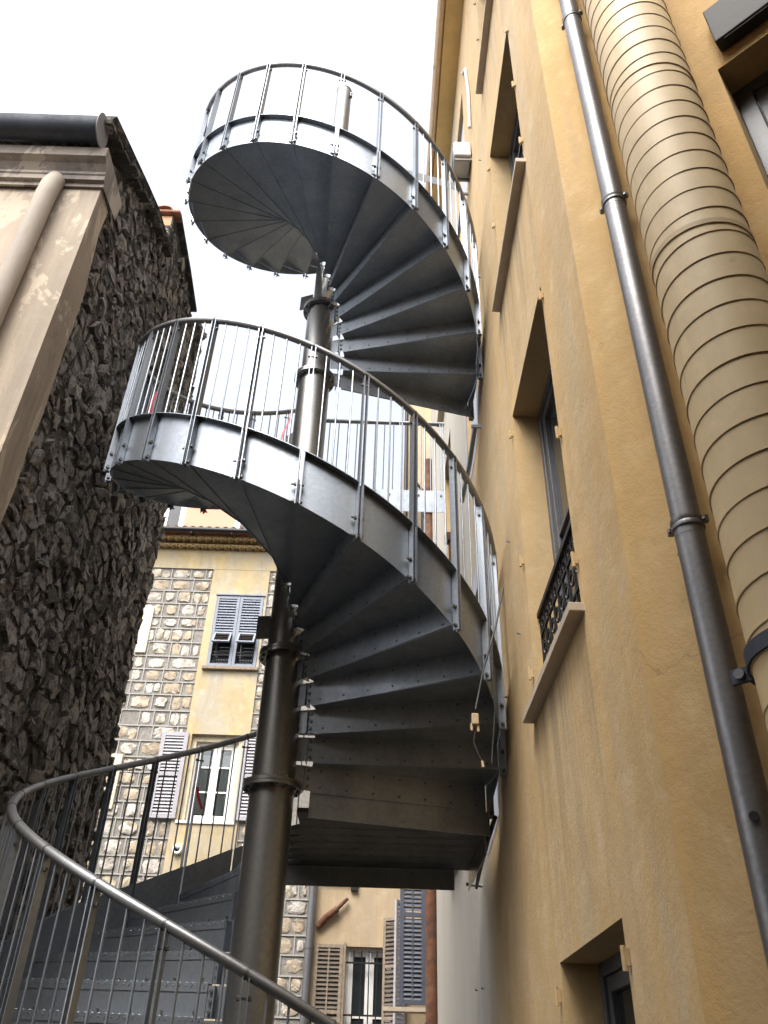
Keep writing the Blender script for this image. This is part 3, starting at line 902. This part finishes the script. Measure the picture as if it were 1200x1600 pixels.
# rendered front with quoin, cornice, gutter
front = MB().box((-9, LY-.012, GZ), (LX-.299, LY+.4, 6.08)).build('front_wall', M['lft_plaster'], lb)
qn = MB()
nq = 26
zsq = [GZ+(5.78-GZ)*i/nq for i in range(nq+1)]
vs = []
for i, z_ in enumerate(zsq):
    yy = LQ-.06+.10*noise.noise(Vector((0, z_*1.7, 3)))-(.06 if z_ > 5 else 0)
    vs += [(LX-.30, LY-.028, z_), (LX+.012, LY-.028, z_), (LX+.012, LY+.02, z_), (LX+.006, yy, z_), (LX-.05, yy+.02, z_)]
qn.add(vs, [(5*i+j, 5*i+j+1, 5*i+5+j+1, 5*i+5+j) for i in range(nq) for j in range(4)])
qn.add([(LX-.30, LY-.028, GZ), (LX-.30, LY+.01, GZ), (LX-.30, LY+.01, 5.78), (LX-.30, LY-.028, 5.78)], [(0, 1, 2, 3)])
qn.build('quoin_render', M['quoin'], lb, smooth=40)
cor = MB()
prof = [(0, 5.76), (-.02, 5.76), (-.02, 5.80), (-.05, 5.81), (-.05, 5.86), (-.06, 5.87), (-.06, 5.90), (-.10, 5.95), (-.15, 5.98), (-.15, 6.09), (0, 6.09)]
vsx = []
for xx in (-9, LX+.035):
    vsx += [(xx, LY-.03+a, b) for a, b in prof]
m_ = len(prof)
cor.add(vsx, [(i, i+1, m_+i+1, m_+i) for i in range(m_-1)] + [tuple(range(m_, 2*m_))])
cor.add([(LX+.035, LY-.03, 5.76), (LX+.035, LY+.28, 5.8), (LX+.035, LY+.30, 6.05), (LX+.035, LY-.03, 6.09)], [(0, 1, 2, 3)])
cor.build('cornice', M['lft_band'], lb)
gt = MB(); vs = []; ng = 10
gy, gz, gr = LY-.25, 6.235, .105
for xx in (-9, LX-.03):
    for k in range(ng+1):
        a = PI+PI*k/ng
        vs.append((xx, gy+gr*math.cos(a), gz+gr*1.15*math.sin(a)))
gt.add(vs, [(k, k+1, ng+2+k, ng+1+k) for k in range(ng)])
gtr = gt.build('gutter', M['zinc_dark'], lb, smooth=50)
ec = MB(); vs = [(LX-.028, gy+(gr+.012)*math.cos(2*PI*k/28), gz+(gr+.02)*1.3*math.sin(2*PI*k/28)-.02) for k in range(28)]
vs += [(LX-.02, *v[1:]) for v in vs]
ec.add(vs, [tuple(range(28))[::-1], tuple(range(28, 56))] + [(k, (k+1) % 28, 28+(k+1) % 28, 28+k) for k in range(28)])
ec.build('gutter_end', M['zinc_end'], gtr)
# roof slopes with a verge of thin slabs
roof = MB()
for (ya, za), (yb_, zb) in zip([(LY-.25, 6.36)] + top_pts[1:], top_pts[1:] + [(5.41, 7.0)]):
    if yb_ <= ya: continue
    roof.add([(-9, ya, za+.02), (LX+.02, ya, za+.02), (LX+.02, yb_, zb+.02), (-9, yb_, zb+.02), (-9, ya, za+.07), (LX+.05, ya, za+.07), (LX+.05, yb_, zb+.07), (-9, yb_, zb+.07)],
             [(3, 2, 1, 0), (4, 5, 6, 7), (0, 1, 5, 4), (1, 2, 6, 5), (2, 3, 7, 6), (3, 0, 4, 7)])
rf = roof.build('roof', M['mortar_dark'], lb)
for i in range(11):
    t = i/10; y_ = LY-.22+(5.35-LY+.2)*t; z_ = 6.42+(y_-LY)*.42 if y_ < 4.5 else 6.76+(y_-4.5)*.29
    w = rnd.uniform(.12, .17)
    Tm = Matrix.Translation((LX-.05+rnd.uniform(-.02, .03), y_, z_+.0)) @ Matrix.Rotation(rad(20 if y_ < 4.5 else 14)+rnd.uniform(-.08, .08), 4, 'X')
    MB().box((-.15, -w/2, -.03), (.11, w/2, .012), Tm).build('verge_slab', M['mortar_dark'] if i % 3 else M['rubble'], rf, bevel=.008)
# higher part with rendered flank and tile cap
up = MB().box((-3.1, 5.405, 6.98), (LX-.06, 5.47, 7.68)).build('flank_wall', M['chimney'], lb)
cap = MB().box((-3.1, 5.36, 7.70), (LX+.02, 5.50, 7.74)).build('coping', M['terracotta'], lb, bevel=.01)
for i in range(3):
    xx = LX-.16-.22*i
    hv = []
    for yv in (5.36, 5.8):
        for k in range(9):
            a = PI*k/8; hv.append((xx+.10*math.cos(a), yv, 7.74+.07*math.sin(a)))
    for yv in (5.36, 5.8):
        for k in range(9):
            a = PI*k/8; hv.append((xx+.085*math.cos(a), yv, 7.74+.058*math.sin(a)))
    fs = [(k, k+1, 10+k, 9+k) for k in range(8)] + [(18+k, 27+k, 28+k, 19+k) for k in range(8)] + [(k, 18+k, 19+k, k+1) for k in range(8)] + [(9+k, 10+k, 28+k, 27+k) for k in range(8)]
    MB().add(hv, fs).build('ridge_tile', M['terracotta'], cap, smooth=40)
vg = MB()
for (ya, za), (yb_, zb) in zip(hi_pts[:2], hi_pts[1:3]):
    vg.add([(LX-.4, ya, za), (LX+.02, ya, za), (LX+.02, yb_, zb), (LX-.4, yb_, zb), (LX-.4, ya, za+.03), (LX+.02, ya, za+.03), (LX+.02, yb_, zb+.03), (LX-.4, yb_, zb+.03)],
           [(3, 2, 1, 0), (4, 5, 6, 7), (0, 1, 5, 4), (1, 2, 6, 5), (2, 3, 7, 6), (3, 0, 4, 7)])
vg.build('coping', M['mortar_dark'], lb)
for i in range(10):
    y_ = rnd.uniform(6.62, 7.22)
    c = (y_, top_at(y_)+rnd.uniform(-.05, .05))
    outl = [(c[0]+.09*math.cos(2*PI*k/9)*rnd.uniform(.7, 1.2), c[1]+.07*math.sin(2*PI*k/9)*rnd.uniform(.7, 1.2)) for k in range(9)]
    mb = MB(); stone_mesh(mb, outl, c, .07, .12, placeL, rnd); mb.build('stone', M['rubble'], side, smooth=50)

# cement downpipe on the front
px_ = -2.645
cp = MB().tube([(px_, LY-.10, GZ), (px_, LY-.10, 5.55), (px_, LY-.09, 5.70), (px_, LY-.06, 5.80), (px_, LY+.02, 5.86)], .075, 20).build('cement_downpipe', M['cement_pipe'], None, smooth=50)
tag(cp, 'thick grey cement downpipe on the peeling front of the rubble building', 'downpipe')

# ================================================================== stone fronted building at the back
FY = 14.0
fb_ = thing('stone_facade_building', 'yellow rendered and squared stone building closing the back of the alley', 'building', (-3, FY, GZ))
EZ = 8.92
body = MB()
OF, UF, NF = Vector((0, FY, 0)), Vector((1, 0, 0)), Vector((0, -1, 0))
TF = local_frame(OF, UF, NF)
holesF = [(-3.16, -2.25, 6.42, 7.92), (-3.20, -2.31, 3.70, 5.16)]
fr_, rr_ = MB(), []
wall_panel(fr_, rr_, OF, UF, NF, -7.5, -.95, GZ, 8.5, holesF, .22)
fw_ = fr_.build('wall', M['facade_mortar'], fb_)
for r_ in rr_: r_.build('reveal', M['facade_yellow'], fw_)
# rendered window bay and frieze proud of the stone by 25 mm
bay, brv = MB(), []
OF2 = Vector((0, FY-.025, 0))
wall_panel(bay, brv, OF2, UF, NF, -3.31, -2.20, 3.52, 8.5, holesF, .02)
bay.box((-3.31, FY-.025, 3.52), (-3.309, FY, 8.5)).box((-2.201, FY-.025, 3.52), (-2.20, FY, 8.5))
bay.build('rendered_bay', M['facade_yellow'], fb_)
MB().box((-3.31, FY-.024, GZ), (-2.20, FY+.0, 3.519)).build('rendered_bay', M['facade_yellow'], fb_)
MB().box((-7.5, FY-.03, 8.501), (-.95, FY+.01, EZ+.02)).build('frieze', M['facade_yellow'], fb_)
MB().box((-7.5, FY+.5, GZ), (-.95, FY+6, 8.9)).build('rear_volume', M['facade_beige'], fb_)

# squared stones with raised joints
rnd = random.Random(5)
z = 1.0
joint = MB()
n_st = 0
while z < 8.48:
    h = rnd.uniform(.235, .30)
    if z+h > 8.42: h = 8.5-z
    for (xa, xb, jw) in ((-4.75, -3.31, 1), (-2.20, -.98, 1)):
        if z > 3.2 and xa > -3: xb = -1.6
        x = xa - rnd.uniform(0, .2) if xa < -3 else xa
        if xa > -3 and z > 5.5: xb = -1.95
        while x < xb-.02:
            w = min(rnd.uniform(.24, .44), xb-x)
            if xb-x-w < .14: w = xb-x
            c = (x+w/2, z+h/2)
            kind_ = rnd.random()
            subs = [] if kind_ < .08 else ([(c[0]-w*.22, c[1]+rnd.uniform(-.02, .02), w*.25, h/2-.02), (c[0]+w*.24, c[1]+rnd.uniform(-.03, .03), w*.2, h/2-.03)] if kind_ < .3 and w > .28
                    else [(c[0]+rnd.uniform(-.015, .015), c[1]+rnd.uniform(-.012, .012), w/2-rnd.uniform(.018, .06), h/2-rnd.uniform(.016, .05))])
            for (sx_, sy_, hw, hh) in subs:
                nn = 14; e = rnd.uniform(.45, .85)
                outl = []
                for k in range(nn):
                    a = 2*PI*(k+rnd.uniform(-.25, .25))/nn; ca, sa = math.cos(a), math.sin(a); j_ = rnd.uniform(.84, 1.06)
                    outl.append((sx_+hw*math.copysign(abs(ca)**e, ca)*j_, sy_+hh*math.copysign(abs(sa)**e, sa)*j_))
                mb = MB(); stone_mesh(mb, outl, (sx_, sy_), rnd.uniform(.008, .024), .02, lambda u, v, d: (u, FY-d, v), rnd, .84, .08, .6)
                mb.build('stone', M['facade_stone'], fw_, smooth=30)
            n_st += 1
            x += w
            if x < xb-.02: joint.box((x-.009, FY-.016, z+.010), (x+.009, FY+.002, z+h-.010))
        joint.box((xa-.2 if xa < -3 else xa+.001, FY-.017, z-.010), (xb-.001, FY+.002, z+.010))
    z += h
joint.build('mortar_joints', M['joint'], fw_)

# eave: two rows of half round tiles, gutter, tile edge
def half_tile(mb, x, y0, y1, z, r, t=.015, n=7, hollow_down=True):
    vs = []
    for yv in (y0, y1):
        for rr in (r, r-t):
            for k in range(n+1):
                a = PI*k/n
                vs.append((x+rr*math.cos(a), yv, z+(-1 if not hollow_down else 1)*rr*math.sin(a)*.8))
    m1 = n+1
    fs = []
    for k in range(n):
        fs += [(k, k+1, 2*m1+k+1, 2*m1+k), (m1+k, 3*m1+k, 3*m1+k+1, m1+k+1), (k, m1+k, m1+k+1, k+1), (2*m1+k, 2*m1+k+1, 3*m1+k+1, 3*m1+k)]
    return mb.add(vs, fs)
eave_n = 22
gen = half_tile(MB(), 0, -.13, .02, 0, .072, .02).mesh('eave_tile'); gen.materials.append(M['genoise']); shade(gen, 40)
for row in range(2):
    for i in range(eave_n):
        x = -4.75+.15*i+(.075 if row else 0)
        link('eave_tile', gen, None, fb_, m=Matrix.Translation((x, FY-.03-.12*row, EZ+.01+.11*row)))
    MB().box((-7.5, FY-.14-.12*row, EZ+.072+.11*row), (-.95, FY+.1, EZ+.095+.11*row)).build('eave_course', M['genoise'], fb_)
gut = MB().tube([(-7.5, FY-.40, EZ+.27), (-.95, FY-.40, EZ+.245)], .055, 12)
for i in range(6): gut.box((-4.6+.8*i, FY-.42, EZ+.17), (-4.58+.8*i, FY-.28, EZ+.31))
gut.build('gutter', M['iron'], fb_, smooth=40)
rt = half_tile(MB(), 0, -.1, 1.6, 0, .075, .016).mesh('roof_tile'); rt.materials.append(M['terracotta']); shade(rt, 40)
MB().add([(-7.5, FY-.34, EZ+.285), (-.95, FY-.34, EZ+.285), (-.95, FY+3.5, EZ+1.15), (-7.5, FY+3.5, EZ+1.15)], [(0, 1, 2, 3)]).build('roof', M['terracotta'], fb_)
for i in range(21):
    x = -4.75+.162*i
    link('roof_tile', rt, None, fb_, m=Matrix.Translation((x, FY-.31, EZ+.30)) @ Matrix.Rotation(rad(12.7), 4, 'X'))

def louvre_shutter(parent, T, w, h, mat, slat_mat, name='shutter', splits=((.0, 1.0),), pitch=.055, stile=.06, mid=False):
    """shutter in its own frame: x 0..w, y thickness 0..-.035 (front), z 0..h; each louvre is a piece of its own"""
    f = MB()
    f.box((0, -.035, 0), (stile, 0, h), T).box((w-stile, -.035, 0), (w, 0, h), T)
    edges = sorted({0.0, 1.0, *[s for sp in splits for s in sp]})
    for e in edges:
        zc = min(max(h*e, stile/2), h-stile/2)
        f.box((stile, -.034, zc-stile/2), (w-stile, -.001, zc+stile/2), T)
    if mid: f.box((w/2-.012, -.0352, stile), (w/2+.012, -.005, h-stile), T)
    sh = f.build(name, mat, parent, bevel=.003)
    sm = MB().box((stile, -.004, -.031), (w-stile, .004, .031)).mesh('slat'); sm.materials.append(slat_mat)
    for a, b in splits:
        z0, z1 = h*a+stile*.8, h*b-stile*.8
        n_ = max(2, int((z1-z0)/pitch))
        for i in range(n_):
            o = link('slat', sm, None, sh, m=T @ Matrix.Translation((0, -.017, z0+(i+.5)*(z1-z0)/n_)) @ Matrix.Rotation(rad(-30), 4, 'X'))
    return sh

# upper window: closed blue-grey shutters, lower flaps pushed out
uw = window_unit(fb_, OF, UF, NF, -3.16, -2.25, 6.42, 7.92, .20, M['frame_grey'], M['glass'], 2)
for i in range(2):
    x0 = -3.155+i*.4525
    T = TF @ Matrix.Translation((x0, .0, 6.44))
    sh = louvre_shutter(fb_, T, .447, 1.46, M['shutter'], M['shutter'], splits=((.46, 1.0),), stile=.055)
    # the flap, hinged at its top and pushed out
    TFp = T @ Matrix.Translation((.06, -.02, .66)) @ Matrix.Rotation(rad(-32), 4, 'X') @ Matrix.Translation((0, 0, -.30))
    louvre_shutter(fb_, TFp, .327, .30, M['shutter'], M['slat_old'], name='shutter_flap', splits=((0., 1.),), stile=.035)
    g = MB(); 
    for j in range(2): g.box((.05, .03, .30-.06*j), (.40, .045, .325-.06*j), T)
    for j in range(6):
        g.tube([T @ Vector((.09+.05*j+.02*math.cos(a), .04, .15+.06*math.sin(a))) for a in [q_*.8 for q_ in range(9)]], .006, 5)
    g.build('window_guard', M['iron'], uw)
MB().box((-3.22, FY-.10, 6.36), (-2.20, FY+.1, 6.42)).build('sill', M['shutter_old'], fb_, bevel=.005)
MB().box((-3.18, FY-.05, 7.921), (-2.23, FY-.0, 7.95)).build('lintel_strip', M['shutter'], fb_)
# lower window: white casement, curtains, shutters folded back
lw_ = window_unit(fb_, OF, UF, NF, -3.12, -2.39, 3.72, 5.06, .20, M['white_paint'], M['glass_clear'], 2, [.36, .70], .05)
MB().box((-3.2, FY+.45, 3.6), (-2.3, FY+.47, 5.2)).build('room_back', M['lft_band'], lw_)
MB().box((-3.20, FY+.06, 3.70), (-3.121, FY+.2, 5.16)).box((-2.389, FY+.06, 3.70), (-2.31, FY+.2, 5.16)).box((-3.121, FY+.06, 5.061), (-2.389, FY+.2, 5.16)).build('casing', M['cream'], fb_)
for i in range(2):
    cm = MB(); a = -3.0+i*.345; n_ = 16; vs = []
    for j in range(n_+1):
        uu = a+.24*j/n_
        vs += [(uu+.02*math.sin(j), FY+.186-.006*math.sin(j*1.7), 3.86), (uu, FY+.186-.006*math.sin(j*1.3+1), 4.86)]
    cm.add(vs, [(2*j, 2*j+2, 2*j+3, 2*j+1) for j in range(n_)])
    cm.build('curtain', M['curtain'], lw_, smooth=80)
MB().box((-3.24, FY-.05, 3.655), (-2.28, FY+.1, 3.70)).build('sill', M['white_paint'], fb_, bevel=.004)
louvre_shutter(fb_, TF @ Matrix.Translation((-3.71, -.035, 3.72)), .46, 1.45, M['shutter_pale'], M['shutter_pale'], splits=((0, .5), (.5, 1.0)), stile=.07)
louvre_shutter(fb_, TF @ Matrix.Translation((-2.29, -.035, 3.72)), .46, 1.45, M['shutter_pale'], M['shutter_pale'], splits=((0, .5), (.5, 1.0)), stile=.07)
# vent pipe stub
vp = MB().lathe([(.045, -.06), (.075, -.06), (.085, -.02), (.085, .01), (.045, .01)], 24)
vpm = Matrix.Translation((-3.13, FY-.03, 3.25)) @ Matrix.Rotation(rad(90), 4, 'X') @ Matrix.Scale(-1, 4, (0, 0, 1))
vm_ = vp.mesh('vent_rim'); link('vent_rim', vm_, M['white_paint'], fb_, 40, m=vpm)
MB().tube([(-3.13, FY-.005, 3.25), (-3.13, FY-.04, 3.25)], .044, 20).build('vent_hole', M['black'], fb_)
MB().tube([(-3.16, FY-.09, 3.28), (-3.11, FY-.07, 3.265)], .02, 10).build('vent_pipe', M['white_paint'], fb_)
# cream jamb strips at the left
for z0_, z1_ in ((6.66, 7.62), (3.84, 4.76)):
    MB().box((-4.50, FY-.05, z0_), (-4.31, FY+.02, z1_)).build('jamb_stone', M['cream'], fb_, bevel=.01)

# ------------------------------------------------------------------ pink building beyond
PY = 19.0
pk = thing('pink_building', 'pink rendered building with white windows rising behind the tiled eave', 'building', (-4, PY, GZ))
sc = PY/14
OP = Vector((0, PY, 0))
holesP = [(-3.06*sc, -2.35*sc, 12.48, 14.0), (-4.9*sc, -4.10*sc, 12.75, 14.0)]
pf, pr_ = MB(), []
wall_panel(pf, pr_, OP, UF, NF, -9.5, -2.2, GZ, 14.6, holesP, .15)
pw = pf.build('wall', M['pink'], pk); [r_.build('reveal', M['white_paint'], pw) for r_ in pr_]
for (a, b, c, d) in holesP:
    w = window_unit(pk, OP, UF, NF, a, b, c, d, .10, M['white_paint'], M['glass'], 2, None, .09)
    MB().box((a-.06, PY-.06, c-.10), (b+.06, PY+.05, c)).build('sill', M['white_paint'], w)
MB().box((-9.6, PY-.3, 14.6), (-2.1, PY+5, 14.8)).build('roof', M['terracotta'], pk)

# ------------------------------------------------------------------ low beige building to the right of the stone front
bb = thing('beige_building', 'beige rendered low building with a barred window and old shutters seen under the landing', 'building', (0, 13.9, GZ))
OG = Vector((0, 13.9, 0)); TG = local_frame(OG, UF, NF)
holesG = [(-.36, .36, -.4, 1.93)]
bf, br_ = MB(), []
wall_panel(bf, br_, OG, UF, NF, -.949, .46, GZ, 6.0, holesG, .22)
bf.box((-.949, 13.9, 5.99), (.46, 18, 6.0))
bwl = bf.build('wall', M['facade_beige'], bb); [r_.build('reveal', M['facade_beige'], bwl) for r_ in br_]
w = window_unit(bb, OG, UF, NF, -.36, .36, -.4, 1.93, .18, M['white_paint'], M['glass'], 2, [.62])
gr_ = MB()
for i in range(6): MB().tube([(-.24+.115*i, 13.93, -.4), (-.24+.115*i, 13.93, 1.88)], .009, 6).build('window_bar', M['iron'], w)
for zz_ in (.2, 1.05, 1.72): MB().box((-.38, 13.915, zz_-.012), (.38, 13.94, zz_+.012)).build('window_bar', M['iron'], w)
louvre_shutter(bb, TG @ Matrix.Translation((-.82, -.02, -.35)), .42, 2.30, M['shutter_old'], M['slat_old'], splits=((0., .35), (.35, .62), (.62, 1.)), stile=.05, mid=True)
MB().box((-.395, 13.85, -.4), (-.362, 13.93, 1.98)).build('jamb', M['shutter_old'], bb)
TS = Matrix.Translation((.21, 13.85, -.3)) @ Matrix.Rotation(rad(-38), 4, 'Z')
louvre_shutter(bb, TS, .30, 2.62, M['shutter_old'], M['slat_old'], splits=((0., .5), (.5, .75), (.75, 1.)), stile=.045)
bj = MB().box((-.33, 13.84, 2.70), (-.22, 13.9, 2.84)).tube([(-.33, 13.86, 2.79), (-.80, 13.87, 2.80)], .01, 6)
jbox = bj.build('junction_box', M['iron'], None); tag(jbox, 'small black junction box with a thin lead on the beige wall under the landing', 'junction box')
op = MB().tube([(-.80, 13.86, 2.18), (-.70, 13.84, 2.30), (-.52, 13.83, 2.43)], .05, 10).tube([(-.54, 13.83, 2.415), (-.37, 13.83, 2.58)], [.032, .026], 8)
tag(op.build('broken_pipe', M['rust'], None, smooth=50), 'short rusty broken pipe slanting up the beige wall', 'pipe')
p2 = MB().tube([(-.91, 13.80, GZ), (-.91, 13.80, 5.9)], .062, 20)
for zz_ in (.4, 1.9, 3.4): p2.lathe([(.06, zz_-.03), (.07, zz_-.03), (.07, zz_+.03), (.06, zz_+.03)], 20, (-.91, 13.80))
tag(p2.build('zinc_downpipe', M['zinc'], None, smooth=40), 'slim zinc downpipe where the squared stone meets the beige wall', 'downpipe')

# ------------------------------------------------------------------ taller building at the far right end, shutters, rusty pipe
tb = thing('far_corner_building', 'tall cream building end beyond the rusty pipe with dark open shutters', 'building', (1.2, 13.4, GZ))
MB().box((.46, 13.88, GZ), (4.5, 17, 13.2)).build('wall', M['facade_beige'], tb)
MB().tube([(.44, 13.84, 6), (.44, 13.84, 13.1)], .04, 10).build('pipe', M['iron'], tb, smooth=40)
louvre_shutter(tb, Matrix.Translation((.40, 12.75, 1.10)) @ Matrix.Rotation(rad(4), 4, 'Z'), .36, 2.6, M['shutter_navy'], M['shutter_navy'], splits=((.0, .42), (.42, 1.)), stile=.06, mid=True)
louvre_shutter(tb, Matrix.Translation((.34, 13.35, .9)) @ Matrix.Rotation(rad(60), 4, 'Z'), .30, 1.6, M['shutter_pale'], M['shutter_pale'], splits=((.0, .5), (.5, 1.)), stile=.05)
louvre_shutter(tb, Matrix.Translation((.50, 13.2, 8.9)) @ Matrix.Rotation(rad(60), 4, 'Z'), .55, 1.5, M['shutter_navy'], M['shutter_navy'], splits=((.0, 1.),), stile=.06)
louvre_shutter(tb, Matrix.Translation((.50, 13.2, 6.0)) @ Matrix.Rotation(rad(60), 4, 'Z'), .55, 1.5, M['shutter_navy'], M['shutter_navy'], splits=((.0, 1.),), stile=.06)
MB().box((.20, 12.70, 1.02), (.80, 13.0, 1.07)).build('sill', M['sill'], tb)
rp = MB().tube([(.80, 12.0, GZ), (.80, 12.0, 9.8)], .085, 20)
for zz_ in (.8, 3.4, 6., 8.6): rp.lathe([(.08, zz_-.05), (.10, zz_-.05), (.10, zz_+.05), (.08, zz_+.05)], 20, (.80, 12.0))
tag(rp.build('rusty_pipe', M['rust'], None, smooth=40), 'tall rusty orange pipe at the far end of the pale wall', 'pipe')
fp = MB().tube([(.745, 7.35, 2.2), (.745, 7.35, 4.9)], .05, 14).box((.66, 7.30, 4.9), (.80, 7.40, 5.0))
tag(fp.build('dark_red_pipe', M['rust'], None, smooth=40), 'dark reddish pipe standing against the pale wall behind the second landing', 'pipe')

# ------------------------------------------------------------------ wall brackets and the air conditioner
for i, (lab, z_) in enumerate((('slanting steel brace on the pale wall beside the second landing', 0), ('slanting steel brace on the pale wall beside the top landing', S))):
    b = MB().tube([(.80, 5.62, 5.02+z_), (.78, 6.0, 4.86+z_), (.74, 6.35, 4.70+z_)], .022, 8)
    b.box((.76, 5.58, 4.97+z_), (.848, 5.60, 5.0+z_))
    tag(b.build('wall_brace', M['galv'], None), lab, 'brace', 'steel wall braces')
ac = thing('air_conditioner', 'grey wall mounted air conditioner unit high on the pale wall by the gutter', 'air conditioner', (.7, 5.2, 8.5))
MB().box((.65, 5.12, 8.56), (.84, 5.44, 8.82)).build('casing', M['ac'], ac, bevel=.015)
fan = MB().lathe([(.0, -.004), (.10, -.004), (.10, .004), (.0, .004)], 24).mesh('fan_grille')
link('fan_grille', fan, M['frame_grey'], ac, m=Matrix.Translation((.646, 5.27, 8.69)) @ Matrix.Rotation(rad(90), 4, 'Y'))
for yv in (5.15, 5.40): MB().box((.66, yv, 8.51), (.85, yv+.02, 8.555)).build('bracket', M['galv_dark'], ac)
MB().tube([(.82, 5.0, 8.9), (.83, 4.98, 9.6), (.83, 5.1, 10.4), (.84, 5.4, 10.9)], .02, 8).build('hose', M['ac'], ac, smooth=60)

# ------------------------------------------------------------------ small iron hooks and stubs left on the ochre wall
rnd = random.Random(21)
for (y_, z_) in ((4.62, 3.1), (4.5, 2.35), (7.4, .75), (7.0, .72), (4.6, 7.6)):
    MB().box((WX-.02, y_-.004, z_-.003), (WX-.001, y_+.004, z_+.003)).box((WX-.023, y_-.004, z_-.003), (WX-.017, y_+.004, z_+.012)).build('wall_hook', M['bolt'], yb)
for z_ in (2.2, 6.45):
    MB().tube([(.79, 5.1, z_), (.849, 5.1, z_-.005)], .007, 6).build('wall_tie', M['bolt'], st)
for o in bpy.data.objects:
    if o.parent and o.name.split('.')[0] in ('bolts', 'bracket_bolts', 'rivets', 'raised_pattern', 'plank_ribs', 'mortar_joints', 'scrollwork', 'clamp'):
        o['kind'] = 'stuff'
